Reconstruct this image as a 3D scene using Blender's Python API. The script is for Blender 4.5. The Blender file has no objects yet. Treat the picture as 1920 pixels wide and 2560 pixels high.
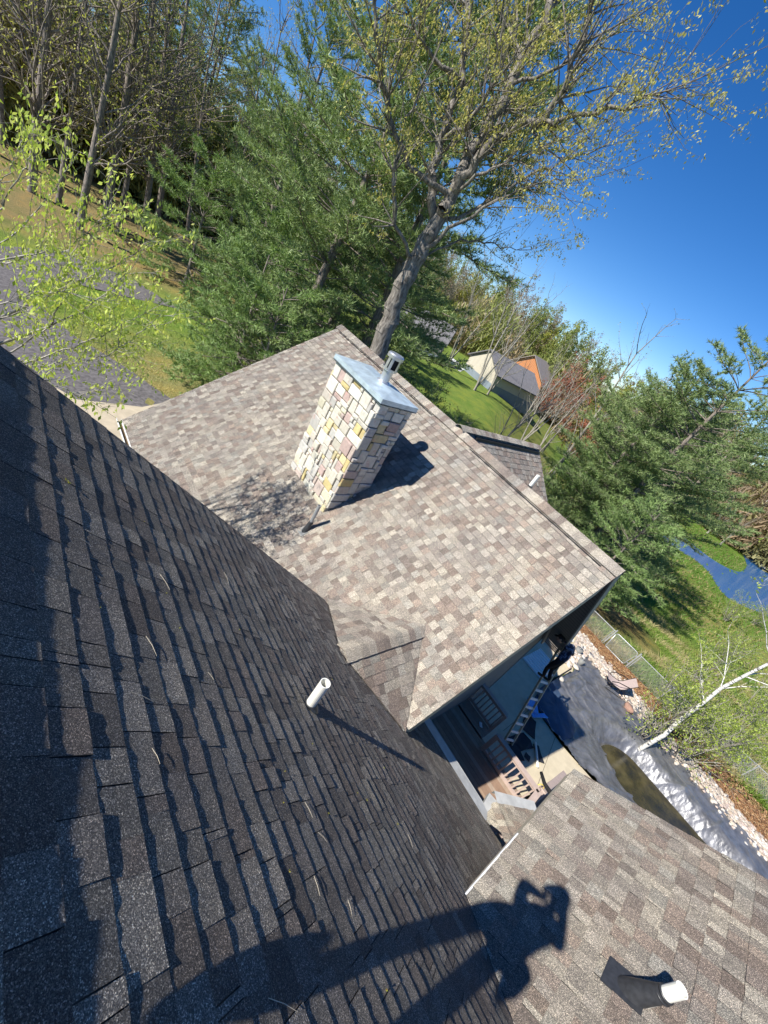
import bpy, math, random
import numpy as np
from mathutils import Vector, Matrix

# ------------------------------------------------------------------ scene, camera, sky, sun
S = bpy.context.scene
COL = S.collection
CAMZ = 10.0
ROT = np.array([[0.7115531620579041, -0.5292068867253428, 0.46220360081664064],
                [-0.0011983255416567196, -0.6587302724833142, -0.7523782241199939],
                [0.7026312415351985, 0.5348032340557878, -0.4693557704579505]])
FPX = 1013.2956893559112
SUN = np.array([.700, -.205, -.684]); SUN /= np.linalg.norm(SUN)

cam = bpy.data.cameras.new('camera')
cam_o = bpy.data.objects.new('camera', cam); COL.objects.link(cam_o)
m = Matrix(((ROT[0][0], -ROT[1][0], -ROT[2][0], 0), (ROT[0][1], -ROT[1][1], -ROT[2][1], 0),
            (ROT[0][2], -ROT[1][2], -ROT[2][2], CAMZ), (0, 0, 0, 1)))
cam_o.matrix_world = m
cam.sensor_fit = 'HORIZONTAL'; cam.sensor_width = 36.0; cam.lens = FPX / 1920 * 36.0
cam.clip_start = 0.01; cam.clip_end = 3000
S.camera = cam_o

w = bpy.data.worlds.new("World"); S.world = w; w.use_nodes = True
nt = w.node_tree; nt.nodes.clear()
wo = nt.nodes.new('ShaderNodeOutputWorld'); bg = nt.nodes.new('ShaderNodeBackground')
sky = nt.nodes.new('ShaderNodeTexSky'); sky.sky_type = 'NISHITA'; sky.sun_disc = False
sky.sun_elevation = math.asin(-SUN[2]); sky.sun_rotation = math.atan2(-SUN[0], -SUN[1])
sky.air_density = 1.0; sky.dust_density = 0.0; sky.ozone_density = 4.0; sky.altitude = 1500
bg.inputs['Strength'].default_value = 0.095
hsv = nt.nodes.new('ShaderNodeHueSaturation'); hsv.inputs['Saturation'].default_value = 1.3; hsv.inputs['Hue'].default_value = .508; hsv.inputs['Value'].default_value = 1.0
nt.links.new(sky.outputs[0], hsv.inputs['Color']); nt.links.new(hsv.outputs[0], bg.inputs[0]); nt.links.new(bg.outputs[0], wo.inputs[0])

sl = bpy.data.lights.new('sun', 'SUN'); sl.energy = 5.0; sl.angle = math.radians(0.53); sl.color = (1.0, .955, .88)
so = bpy.data.objects.new('sun', sl); COL.objects.link(so)
so.rotation_euler = Vector(SUN).to_track_quat('-Z', 'Y').to_euler(); so.location = (-30, 10, 40)
S.view_settings.view_transform = 'Standard'; S.view_settings.look = 'None'
S.view_settings.exposure = 0.68; S.view_settings.gamma = 1.0; S.view_settings.use_curve_mapping = False
S.render.engine = 'CYCLES'
S.cycles.max_bounces = 6; S.cycles.diffuse_bounces = 3; S.cycles.glossy_bounces = 3; S.cycles.transparent_max_bounces = 8
S.cycles.sample_clamp_indirect = 4.0

# ------------------------------------------------------------------ helpers
def ray(px, py):                                  # direction of the view through a photo pixel
    return ROT.T @ np.array([(px - 960) / FPX, (py - 1280) / FPX, 1.0])
def at_z(px, py, z):                              # where that ray meets the level z
    r = ray(px, py); return np.array([0, 0, CAMZ]) + r * ((z - CAMZ) / r[2])
def at_h(px, py, h):                              # ... at horizontal distance h
    r = ray(px, py); return np.array([0, 0, CAMZ]) + r * (h / math.hypot(r[0], r[1]))
def sstep(x, a, b):
    t = np.clip((x - a) / (b - a), 0, 1); return t * t * (3 - 2 * t)
def terr(x, y):                                   # lie of the land
    x = np.asarray(x, float); y = np.asarray(y, float)
    r = np.hypot(x, y); th = np.degrees(np.arctan2(y, x))
    east = -3.75 * sstep(x, 22.0, 46.0)
    nb = 2.0 * sstep(r, 22, 60)
    wn = sstep(th, 16, 34) * sstep(r, 10, 30)
    z = .5 + east * (1 - wn) + nb * wn
    z = z - 1.6 * sstep(r, 20, 45) * sstep(th, 50, 62) * (1 - sstep(th, 70, 85)) * 0 
    z = z + 7.0 * sstep(r, 95, 230) * sstep(th, 14, 40)
    z = z + 3.0 * sstep(r, 170, 300) * (1 - sstep(th, 0, 14))
    return z
def at_ground(px, py):
    r = ray(px, py); t = 1.0; o = np.array([0, 0, CAMZ])
    while t < 400:
        p = o + r * t
        if p[2] < terr(p[0], p[1]): return p
        t += .05 + t * .002
    return o + r * 400

def link(name, mesh, parent=None, mat=None):
    o = bpy.data.objects.new(name, mesh); COL.objects.link(o)
    if parent is not None: o.parent = parent
    if mat is not None and len(mesh.materials) == 0: mesh.materials.append(mat)
    return o
def tag(o, label=None, cat=None, group=None, kind=None):
    if label: o['label'] = label
    if cat: o['category'] = cat
    if group: o['group'] = group
    if kind: o['kind'] = kind
    return o
def empty(name, loc=(0, 0, 0), rz=0.0):
    o = bpy.data.objects.new(name, None); COL.objects.link(o)
    o.location = tuple(float(c) for c in loc); o.rotation_euler = (0, 0, rz); o.empty_display_size = .2
    return o
def kids(o): return [c for c in COL.objects if c.parent == o]
def copy_tree(o, loc, rz, sc=1.0):
    c = o.copy(); COL.objects.link(c); c.location = tuple(float(v) for v in loc)
    c.rotation_euler = (0, 0, rz); c.scale = (sc, sc, sc)
    for k in KIDS[o.name]:
        d = k.copy(); COL.objects.link(d); d.parent = c
    return c
KIDS = {}

class MB:
    """collects quads / n-gons with one colour per vertex"""
    def __init__(s): s.v = []; s.f = []; s.c = []; s.n = 0
    def add(s, verts, faces, col=(1, 1, 1)):
        k = s.n
        for p in verts: s.v.append(tuple(float(c) for c in p)); s.c.append((*col, 1.0))
        for f in faces: s.f.append(tuple(k + i for i in f))
        s.n += len(verts)
    def box(s, x0, x1, y0, y1, z0, z1, col=(1, 1, 1)):
        v = [(x0, y0, z0), (x1, y0, z0), (x1, y1, z0), (x0, y1, z0), (x0, y0, z1), (x1, y0, z1), (x1, y1, z1), (x0, y1, z1)]
        s.add(v, [(0, 3, 2, 1), (4, 5, 6, 7), (0, 1, 5, 4), (1, 2, 6, 5), (2, 3, 7, 6), (3, 0, 4, 7)], col)
    def bar(s, p0, p1, w, h, up=(0, 0, 1), col=(1, 1, 1)):
        p0 = np.array(p0, float); p1 = np.array(p1, float); d = p1 - p0; d /= np.linalg.norm(d)
        up = np.array(up, float); sd = np.cross(d, up)
        if np.linalg.norm(sd) < 1e-5: sd = np.cross(d, (1, 0, 0))
        sd /= np.linalg.norm(sd); u2 = np.cross(sd, d)
        v = []
        for p in (p0, p1):
            for a, b in ((-1, -1), (1, -1), (1, 1), (-1, 1)): v.append(p + sd * a * w / 2 + u2 * b * h / 2)
        s.add(v, [(0, 3, 2, 1), (4, 5, 6, 7), (0, 1, 5, 4), (1, 2, 6, 5), (2, 3, 7, 6), (3, 0, 4, 7)], col)
    def tube(s, pts, rad, n=8, col=(1, 1, 1), caps=True):
        pts = [np.array(p, float) for p in pts]
        if not hasattr(rad, '__len__'): rad = [rad] * len(pts)
        rings = []; k0 = s.n; V = []
        for i, p in enumerate(pts):
            d = pts[min(i + 1, len(pts) - 1)] - pts[max(i - 1, 0)]; d /= np.linalg.norm(d) + 1e-9
            a = np.cross(d, (0.31, 0.17, 0.93)); 
            if np.linalg.norm(a) < 1e-3: a = np.cross(d + np.array([0, 0, 1e-6]), (1, 0, 0))
            if np.linalg.norm(a) < 1e-9: a = np.array([1.0, 0, 0])
            a /= np.linalg.norm(a); b = np.cross(d, a)
            for j in range(n):
                t = 2 * math.pi * j / n; V.append(p + (a * math.cos(t) + b * math.sin(t)) * rad[i])
        F = []
        for i in range(len(pts) - 1):
            for j in range(n):
                F.append((i * n + j, i * n + (j + 1) % n, (i + 1) * n + (j + 1) % n, (i + 1) * n + j))
        if caps: F.append(tuple(range(n))[::-1]); F.append(tuple((len(pts) - 1) * n + j for j in range(n)))
        s.add(V, F, col)
    def build(s, name, mat, parent=None, smooth=False, auto=None):
        me = bpy.data.meshes.new(name); me.from_pydata(s.v, [], s.f); me.update()
        a = me.color_attributes.new('Col', 'FLOAT_COLOR', 'POINT')
        a.data.foreach_set('color', np.array(s.c, dtype=np.float32).ravel())
        if smooth: me.polygons.foreach_set('use_smooth', [True] * len(me.polygons))
        me.materials.append(mat)
        return link(name, me, parent)

def np_mesh(name, V, F, C, mat, parent=None, smooth=False):
    """V (n,3), F (m,k) same k, C (n,3)"""
    V = np.asarray(V, np.float32); F = np.asarray(F, np.int32); k = F.shape[1]
    me = bpy.data.meshes.new(name)
    me.vertices.add(len(V)); me.vertices.foreach_set('co', V.ravel())
    me.loops.add(F.size); me.loops.foreach_set('vertex_index', F.ravel())
    me.polygons.add(len(F)); me.polygons.foreach_set('loop_start', np.arange(0, F.size, k, dtype=np.int32))
    me.polygons.foreach_set('loop_total', np.full(len(F), k, np.int32))
    if smooth: me.polygons.foreach_set('use_smooth', np.ones(len(F), bool))
    me.update(calc_edges=True)
    a = me.color_attributes.new('Col', 'FLOAT_COLOR', 'POINT')
    CC = np.ones((len(V), 4), np.float32); CC[:, :3] = C
    a.data.foreach_set('color', CC.ravel()); me.materials.append(mat)
    return link(name, me, parent)

# ------------------------------------------------------------------ materials
def nodes_of(name):
    mt = bpy.data.materials.new(name); mt.use_nodes = True
    t = mt.node_tree; t.nodes.clear()
    o = t.nodes.new('ShaderNodeOutputMaterial'); b = t.nodes.new('ShaderNodeBsdfPrincipled')
    t.links.new(b.outputs[0], o.inputs[0]); return mt, t, b
def N(t, kind, **kw):
    n = t.nodes.new(kind)
    for k, v in kw.items():
        if k in n.inputs.keys(): n.inputs[k].default_value = v
        else: setattr(n, k, v)
    return n
def coord(t, scale=1.0):
    tc = N(t, 'ShaderNodeTexCoord'); return tc.outputs['Object']
def ramp(t, fac, stops):
    r = N(t, 'ShaderNodeValToRGB'); e = r.color_ramp.elements
    e[0].position, e[0].color = stops[0][0], (*stops[0][1], 1); e[1].position, e[1].color = stops[-1][0], (*stops[-1][1], 1)
    for p, c in stops[1:-1]:
        x = e.new(p); x.color = (*c, 1)
    t.links.new(fac, r.inputs[0]); return r.outputs[0]
def noise(t, vec, scale, detail=3.0, rough=.55, dist=0.0):
    n = N(t, 'ShaderNodeTexNoise', Scale=scale, Detail=detail, Roughness=rough, Distortion=dist)
    t.links.new(vec, n.inputs['Vector']); return n.outputs['Fac']
def mul(t, a, b, fac=1.0, mode='MULTIPLY'):
    x = N(t, 'ShaderNodeMix', data_type='RGBA', blend_type=mode); x.inputs[0].default_value = fac
    for s_, i in ((a, 6), (b, 7)):
        if isinstance(s_, tuple): x.inputs[i].default_value = (*s_, 1)
        else: t.links.new(s_, x.inputs[i])
    return x.outputs[2]
def bump(t, b, h, strength=.3, dist=.01):
    n = N(t, 'ShaderNodeBump', Strength=strength, Distance=dist)
    t.links.new(h, n.inputs['Height']); t.links.new(n.outputs[0], b.inputs['Normal'])
def simple(name, col, rough=.6, metal=0.0, var=.25, vscale=8.0, bmp=0.0, spec=.4, use_col=False):
    mt, t, b = nodes_of(name); v = coord(t)
    n = noise(t, v, vscale, 5)
    lo = tuple(c * (1 - var) for c in col); hi = tuple(min(1, c * (1 + var)) for c in col)
    c = ramp(t, n, [(.3, lo), (.7, hi)])
    if use_col:
        at = N(t, 'ShaderNodeAttribute', attribute_name='Col'); c = mul(t, c, at.outputs['Color'])
    t.links.new(c, b.inputs['Base Color']); b.inputs['Roughness'].default_value = rough
    b.inputs['Metallic'].default_value = metal; b.inputs['Specular IOR Level'].default_value = spec
    if bmp: bump(t, b, noise(t, v, vscale * 4, 4), bmp, .01)
    return mt

def shingle_material():
    mt, t, b = nodes_of('asphalt_shingle'); v = coord(t)
    at = N(t, 'ShaderNodeAttribute', attribute_name='Col')
    g1 = noise(t, v, 260, 2, .7)                   # mineral granules
    g2 = noise(t, v, 700, 1, .5)
    big = noise(t, v, 1.3, 4)                      # weathering
    vo = N(t, 'ShaderNodeTexVoronoi', Scale=330.0); t.links.new(v, vo.inputs['Vector']); sp_ = N(t, 'ShaderNodeSeparateColor'); t.links.new(vo.outputs['Color'], sp_.inputs[0])
    c = mul(t, at.outputs['Color'], ramp(t, sp_.outputs[0], [(0, (.36, .36, .38)), (.35, (.6, .6, .61)), (.62, (1.0, .98, .96)), (.84, (1.5, 1.46, 1.4)), (.93, (2.3, 2.2, 2.1)), (1, (4.2, 4.1, 3.9))]))  # random granule tones, the brightest with sparkle put into the colour
    c = mul(t, c, ramp(t, big, [(.3, (.88, .88, .9)), (.7, (1.08, 1.06, 1.02))]))
    t.links.new(c, b.inputs['Base Color']); b.inputs['Roughness'].default_value = .82
    b.inputs['Specular IOR Level'].default_value = .35
    mx = N(t, 'ShaderNodeMath', operation='ADD'); t.links.new(g1, mx.inputs[0]); t.links.new(g2, mx.inputs[1])
    b.inputs['Diffuse Roughness'].default_value = 1.0
    bump(t, b, mx.outputs[0], 1.0, .012)
    return mt
def leaf_material(name, trans=.35, rough=.55):
    mt = bpy.data.materials.new(name); mt.use_nodes = True; t = mt.node_tree; t.nodes.clear()
    o = t.nodes.new('ShaderNodeOutputMaterial'); at = N(t, 'ShaderNodeAttribute', attribute_name='Col')
    d = N(t, 'ShaderNodeBsdfPrincipled', Roughness=rough); d.inputs['Specular IOR Level'].default_value = .25
    tr = N(t, 'ShaderNodeBsdfTranslucent'); mx = N(t, 'ShaderNodeMixShader'); mx.inputs[0].default_value = trans
    t.links.new(at.outputs['Color'], d.inputs['Base Color'])
    t.links.new(mul(t, at.outputs['Color'], (1.2, 1.25, .7)), tr.inputs['Color'])
    t.links.new(d.outputs[0], mx.inputs[1]); t.links.new(tr.outputs[0], mx.inputs[2]); t.links.new(mx.outputs[0], o.inputs[0])
    return mt
def bark_material(name, lo, hi, scale=14):
    mt, t, b = nodes_of(name); v = coord(t)
    mp = N(t, 'ShaderNodeMapping'); mp.inputs['Scale'].default_value = (1, 1, .25); t.links.new(v, mp.inputs[0])
    n = noise(t, mp.outputs[0], scale, 6, .65)
    t.links.new(ramp(t, n, [(.35, lo), (.65, hi)]), b.inputs['Base Color']); b.inputs['Roughness'].default_value = .9
    bump(t, b, n, .8, .03); return mt
def birch_material():
    mt, t, b = nodes_of('birch_bark'); v = coord(t)
    mp = N(t, 'ShaderNodeMapping'); mp.inputs['Scale'].default_value = (1.5, 1.5, 9); t.links.new(v, mp.inputs[0])
    n = noise(t, mp.outputs[0], 2.2, 4, .7)
    t.links.new(ramp(t, n, [(.4, (.06, .055, .05)), (.47, (.62, .6, .55)), (1, (.8, .78, .73))]), b.inputs['Base Color'])
    b.inputs['Roughness'].default_value = .7; return mt
def ground_material():
    mt, t, b = nodes_of('lawn_and_wild_grass'); v = coord(t)
    at = N(t, 'ShaderNodeAttribute', attribute_name='Col')
    f = noise(t, v, 14, 8, .75); m_ = noise(t, v, .8, 5, .6); f2 = noise(t, v, 60, 3, .7)
    c = mul(t, at.outputs['Color'], ramp(t, f, [(.25, (.35, .38, .35)), (.5, (1, 1, 1)), (.75, (1.6, 1.5, 1.3))]))
    c = mul(t, c, ramp(t, m_, [(.3, (.7, .85, .65)), (.5, (1, 1, 1)), (.72, (1.45, 1.2, .95))]))
    c = mul(t, c, ramp(t, f2, [(.3, (.7, .7, .7)), (.7, (1.3, 1.3, 1.3))]))
    t.links.new(c, b.inputs['Base Color']); b.inputs['Roughness'].default_value = .95
    b.inputs['Specular IOR Level'].default_value = .1
    bump(t, b, f, 1.0, .12); return mt

M = {}
M['shingle'] = shingle_material()
M['ground'] = ground_material()
M['asphalt'] = simple('old_asphalt', (.125, .115, .115), .9, 0, .45, 7.0, .9)
M['concrete'] = simple('warm_concrete', (.47, .4, .29), .9, 0, .12, 3.0, .25)
M['patio'] = simple('tan_patio_concrete', (.52, .45, .32), .85, 0, .08, 5.0, .15)
M['fascia'] = simple('tan_fascia_board', (.55, .48, .36), .75, 0, .15, 4.0, .1)
M['siding'] = simple('grey_siding', (.2, .2, .19), .7, 0, .08, 6.0, 0)
M['soffit'] = simple('dark_soffit', (.2, .2, .19), .6, 0, .06, 6.0, 0)
M['trim'] = simple('grey_painted_trim', (.33, .33, .31), .55, 0, .06, 5.0, 0)
M['gutter'] = simple('pale_grey_gutter', (.5, .5, .48), .5, .2, .15, 6.0, 0)
M['white'] = simple('white_painted_metal', (.75, .75, .73), .5, 0, .06, 6.0, 0)
M['pvc'] = simple('white_pvc', (.83, .82, .74), .35, 0, .04, 25.0, 0)
M['greypipe'] = simple('grey_pipe', (.33, .34, .36), .4, .3, .1, 10.0, 0)
M['rubber'] = simple('black_rubber_boot', (.035, .037, .042), .42, 0, .25, 30.0, .1)
M['galv'] = simple('galvanised_steel', (.46, .56, .62), .42, .35, .22, 5.0, .12)
M['alu'] = simple('aluminium', (.6, .61, .62), .35, .8, .1, 9.0, 0)
M['stone'] = simple('veneer_stone', (1, 1, 1), .9, 0, .24, 14.0, .9, .2, True)
M['mortar'] = simple('dark_mortar', (.13, .115, .095), .95, 0, .2, 20.0, .3)
M['vent'] = simple('black_ridge_vent', (.018, .018, .02), .6, 0, .2, 30.0, 0)
M['deck'] = simple('deck_boards', (1, 1, 1), .8, 0, .2, 7.0, .25, .3, True)
M['rail'] = simple('rosy_composite_rail', (.44, .345, .3), .75, 0, .1, 9.0, .1)
M['rock'] = simple('pale_rock', (1, 1, 1), .9, 0, .25, 9.0, .8, .2, True)
M['mulch'] = simple('mulch', (1, 1, 1), .95, 0, .3, 30.0, .8, .1, True)
M['black'] = simple('black_cloth', (.012, .012, .014), .9, 0, .3, 20.0, 0)
M['blue'] = simple('bright_blue_plastic', (.1, .33, .72), .45, 0, .15, 6.0, .2)
M['felt'] = simple('black_felt_scrap', (.02, .022, .03), .8, 0, .3, 10.0, .2)
M['chainlink'] = simple('galvanised_wire', (.5, .52, .53), .4, .5, .1, 10.0, 0)
M['sling'] = simple('pinkish_sling_fabric', (.42, .34, .32), .85, 0, .1, 20.0, 0)
M['yellow'] = simple('yellow_cord', (.75, .55, .1), .5, 0, .1, 9.0, 0)
M['bark'] = bark_material('maple_bark', (.05, .042, .035), (.3, .27, .23))
M['darkbark'] = bark_material('forest_bark', (.08, .068, .055), (.33, .28, .235))
M['palebark'] = bark_material('pale_bark', (.17, .155, .13), (.42, .39, .33), 8)
M['birch'] = birch_material()
M['leaf'] = leaf_material('spring_leaves', .4)
M['needle'] = leaf_material('pine_needles', .22, .5)
M['skin'] = simple('skin', (.45, .28, .2), .6, 0, .08, 10.0, 0)

mt = M['stone']; t = mt.node_tree; b = [n for n in t.nodes if n.type == 'BSDF_PRINCIPLED'][0]; src = b.inputs['Base Color'].links[0].from_socket; v = coord(t)
n1 = noise(t, v, 7, 2, .5); n2 = noise(t, v, 45, 4, .7)
spk = N(t, 'ShaderNodeMath', operation='MULTIPLY'); r1 = ramp(t, n1, [(.6, (0, 0, 0)), (.7, (.8, .8, .8))]); r2_ = ramp(t, n2, [(.47, (0, 0, 0)), (.56, (.8, .8, .8))])
t.links.new(r1, spk.inputs[0]); t.links.new(r2_, spk.inputs[1])
mxn = N(t, 'ShaderNodeMix', data_type='RGBA'); t.links.new(spk.outputs[0], mxn.inputs[0]); t.links.new(src, mxn.inputs[6]); mxn.inputs[7].default_value = (.42, .16, .12, 1); t.links.new(mxn.outputs[2], b.inputs['Base Color'])
# ------------------------------------------------------------------ shingles
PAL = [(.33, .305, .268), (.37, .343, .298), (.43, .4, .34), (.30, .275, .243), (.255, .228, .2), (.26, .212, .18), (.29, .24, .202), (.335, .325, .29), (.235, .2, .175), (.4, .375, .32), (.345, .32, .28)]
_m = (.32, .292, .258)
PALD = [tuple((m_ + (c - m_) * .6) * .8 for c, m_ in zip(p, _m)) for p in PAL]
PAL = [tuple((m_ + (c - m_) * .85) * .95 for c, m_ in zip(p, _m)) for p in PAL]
def shingles(mb, O, U, Vv, Nn, v0, v1, span, rng, expo=.143, wmin=.10, wmax=.27, hs=(.0045, .009), pal=PAL, wob=.004, rag=False):
    """courses of laminated tabs; O origin, U along course, Vv upslope, Nn normal; span(v) gives (u0,u1)"""
    O, U, Vv, Nn = (np.array(a, float) for a in (O, U, Vv, Nn))
    k = 0; v = v0
    while v < v1 - .01:
        va, vb = v, min(v + expo, v1) 
        a0, a1 = span(va); b0, b1 = span(min(vb, v1))
        lo = min(a0, b0); hi = max(a1, b1)
        u = lo - rng.random() * .3; sheet = rng.random() * 1.0; dv = rng.uniform(-.003, .003)
        nextjoint = lo + rng.random(); big = False
        while u < hi:
            wd = rng.uniform(wmin, wmax)
            big = not big if rng.random() < .93 else big
            h = hs[1] if big else hs[0]; h += rng.uniform(-.0012, .0012)
            un = u + wd; gap = .0
            if un > nextjoint: un = nextjoint; nextjoint += rng.uniform(.93, 1.02); gap = .004
            if rag and gap == 0 and rng.random() < .5: gap = .0035
            if un - u < .03: un = u + .03
            def cl(x, A, B): return min(max(x, A), B)
            l0, l1 = cl(u + .0, a0, a1), cl(un - gap, a0, a1)
            t0, t1 = cl(u + .0, b0, b1), cl(un - gap, b0, b1)
            if l1 - l0 > .004 or t1 - t0 > .004:
                col = pal[rng.randrange(len(pal))]; s = rng.uniform(.9, 1.1) * (1.08 if big else .87); col = tuple(c * s for c in col)
                w0 = rng.uniform(-wob, wob); w1 = rng.uniform(-wob, wob)
                lift = rng.uniform(0, .0025) if rng.random() < .3 else 0
                P = lambda uu, vv, hh: O + U * uu + Vv * vv + Nn * hh
                tk = .012
                vs = [P(l0, va + dv + w0, 0), P(l1, va + dv + w1, 0), P(l1, va + dv + w1, h + lift), P(l0, va + dv + w0, h + lift),
                      P(t1, vb + tk, .001), P(t0, vb + tk, .001)]
                if not rag:
                    mb.add(vs[2:], [(1, 0, 2, 3)], col)
                    mb.add(vs, [(0, 1, 2, 3), (0, 3, 5), (1, 4, 2)], (.045, .042, .04))
                else:
                    ns = max(1, int((l1 - l0) / .028)); T1 = []; T2 = []; T3 = []; T0 = []
                    for q in range(ns + 1):
                        f = q / ns; e_ = rng.uniform(-.0016, .0016) if 0 < q < ns else 0; hj = rng.uniform(-.0013, .0013)
                        T0.append(P(l0 + (l1 - l0) * f, va + dv + e_, 0)); T1.append(P(l0 + (l1 - l0) * f, va + dv + e_, h + lift + hj))
                        T2.append(P((l0 + (l1 - l0) * f) * .5 + (t0 + (t1 - t0) * f) * .5, (va + vb) / 2, h * .52 + rng.uniform(-.0005, .0005))); T3.append(P(t0 + (t1 - t0) * f, vb + tk, .001))
                    n_ = ns + 1; mb.add(T1 + T2 + T3, [(q, q + 1, n_ + q + 1, n_ + q) for q in range(ns)] + [(n_ + q, n_ + q + 1, 2 * n_ + q + 1, 2 * n_ + q) for q in range(ns)], col)
                    mb.add(T0 + T1, [(q, q + 1, n_ + q + 1, n_ + q) for q in range(ns)], (.045, .042, .04)); mb.add(vs, [(0, 3, 5), (1, 4, 2)], (.045, .042, .04))
            u = un
        v += expo
def ridge_caps(name, A, B, half, drop, parent, rng, expo=.143, pal=PAL, lift=.02, taper=True, label=None):
    """bent cap shingles from A to B; half = half width, drop = fall at each side (fraction)"""
    A = np.array(A, float); B = np.array(B, float); D = B - A; L = np.linalg.norm(D); D /= L
    sd = np.cross(D, (0, 0, 1)); sd /= np.linalg.norm(sd); up = np.cross(sd, D)
    mb = MB(); n = int(L / expo)
    for i in range(n + 1):
        s0 = i * expo; s1 = min(s0 + expo * 1.35, L + .02); col = pal[rng.randrange(len(pal))]; g = rng.uniform(.85, 1.15)
        col = tuple(c * g for c in col); V = []
        hw = half * rng.uniform(.97, 1.03)
        prof = [(-1, -drop), (-.55, -drop * .5), (-.22, -drop * .13), (0, 0), (.22, -drop * .13), (.55, -drop * .5), (1, -drop)]
        for s_, hh in ((s0, .010), (s1, .002)):
            for a, dz in prof: V.append(A + D * s_ + sd * a * hw + up * (dz * half + lift + hh))
        for a, dz in prof: V.append(A + D * s0 + sd * a * hw + up * (dz * half + lift - .004))
        F = [(j, j + 1, 8 + j, 7 + j) for j in range(6)] + [(j + 1, j, 14 + j, 15 + j) for j in range(6)] + [(0, 7, 14), (6, 20, 13)]
        mb.add(V, F, col)
    o = mb.build(name, M['shingle'], parent)
    return o

# ------------------------------------------------------------------ ground
rngN = np.random.default_rng(5)
def warp(n, lim, k=3.2):
    t = np.linspace(-1, 1, n); return np.sinh(t * k) / math.sinh(k) * lim
gx = 18 + warp(300, 700, 4.6); gy = 6 + warp(300, 700, 4.6)
X, Y = np.meshgrid(gx, gy, indexing='ij'); Z = terr(X, Y)
R_ = np.hypot(X, Y); TH = np.degrees(np.arctan2(Y, X))
Z = Z + rngN.normal(0, .02, Z.shape) * ((X > 23) | (Y > 12))
# pool basin hole under the cover
inpool = (X > 13.9) & (X < 18.8) & (Y > -9.6) & (Y < -.3)
Z = np.where(inpool, -1.6, Z)
LAWN = np.array([.19, .27, .05]); DRY = np.array([.30, .26, .12]); WILD = np.array([.2, .225, .06]); WOOD = np.array([.26, .175, .1]); BRIGHT = np.array([.16, .225, .045])
def mixc(a, b, t): return a * (1 - t[..., None]) + b * t[..., None]
C = np.broadcast_to(WILD, X.shape + (3,)).copy()
front = sstep(TH, 50, 58) 
C = mixc(C, LAWN, front)
C = mixc(C, DRY, front * (1 - sstep(np.hypot(X - 8, Y - 18), 4, 11)) * .8)
C = mixc(C, WOOD * 1.15, sstep(TH, 62, 70) * sstep(R_, 33, 38) * .75)
C = mixc(C, BRIGHT, sstep(TH, 28, 33) * (1 - sstep(TH, 47, 50)) * sstep(R_, 30, 38))
C = mixc(C, np.array([.12, .2, .035]), sstep(R_, 60, 75) * (1 - sstep(TH, 20, 26)))
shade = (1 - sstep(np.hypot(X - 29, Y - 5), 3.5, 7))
C = mixc(C, np.array([.15, .09, .045]), shade * .9)                    # needle litter, with the pine's shade painted into its dark tone
C = mixc(C, np.array([.1, .19, .03]), sstep(X, 21.8, 22.6) * (1 - sstep(X, 25.5, 28)) * (1 - sstep(Y, -1.5, .5)) * .85)
C = mixc(C, np.array([.1, .2, .03]), (1 - sstep(abs(X - 48), 1.5, 3.5)) * (1 - sstep(Y, 2, 6)) * .8)
C = mixc(C, np.array([.13, .12, .05]), sstep(R_, 92, 100) * (1 - sstep(TH, 56, 60)) * sstep(TH, 12, 16))
C = mixc(C, np.array([.16, .12, .07]), sstep(R_, 135, 145) * (1 - sstep(TH, 12, 16)))
patch = np.sin(X * .9 + 1.3 * np.sin(Y * .7)) * np.sin(Y * 1.1 + np.sin(X * .6)) 
C = mixc(C, DRY, np.clip(patch, 0, 1) * .55 * (X > 24) * (1 - sstep(R_, 60, 80)) * (TH < 25))
n0, n1 = X.shape
idx = np.arange(n0 * n1).reshape(n0, n1)
F = np.stack([idx[:-1, :-1], idx[1:, :-1], idx[1:, 1:], idx[:-1, 1:]], -1).reshape(-1, 4)
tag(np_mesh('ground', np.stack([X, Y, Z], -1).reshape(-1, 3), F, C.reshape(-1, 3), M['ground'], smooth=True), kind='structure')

def sheet(name, pts, dz, mat, res=.8, kind='structure', col=(1, 1, 1), absz=None):
    """flat or draped polygon sheet"""
    import bmesh
    bm = bmesh.new(); vs = [bm.verts.new((float(p[0]), float(p[1]), 0)) for p in pts]; bm.faces.new(vs); bm.normal_update()
    bmesh.ops.triangulate(bm, faces=bm.faces[:])
    if absz is None:
        for _ in range(5): 
            ed = [e for e in bm.edges if e.calc_length() > res]
            if not ed: break
            bmesh.ops.subdivide_edges(bm, edges=ed, cuts=1, use_grid_fill=False)
            bmesh.ops.triangulate(bm, faces=bm.faces[:])
    for v in bm.verts: v.co.z = (float(terr(v.co.x, v.co.y)) + dz) if absz is None else absz
    me = bpy.data.meshes.new(name); bm.to_mesh(me); bm.free()
    a = me.color_attributes.new('Col', 'FLOAT_COLOR', 'POINT'); a.data.foreach_set('color', np.tile(np.array((*col, 1), np.float32), len(me.vertices)))
    for p in me.polygons:
        if p.normal.z < 0: me.flip_normals(); break
    me.materials.append(mat); o = link(name, me)
    if kind: tag(o, kind=kind)
    return o
def smooth_poly(pts, it=2):
    for _ in range(it):
        q = []
        for i in range(len(pts)):
            a = np.array(pts[i][:2]); b = np.array(pts[(i + 1) % len(pts)][:2]); q += [a * .75 + b * .25, a * .25 + b * .75]
        pts = q
    return pts
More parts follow.
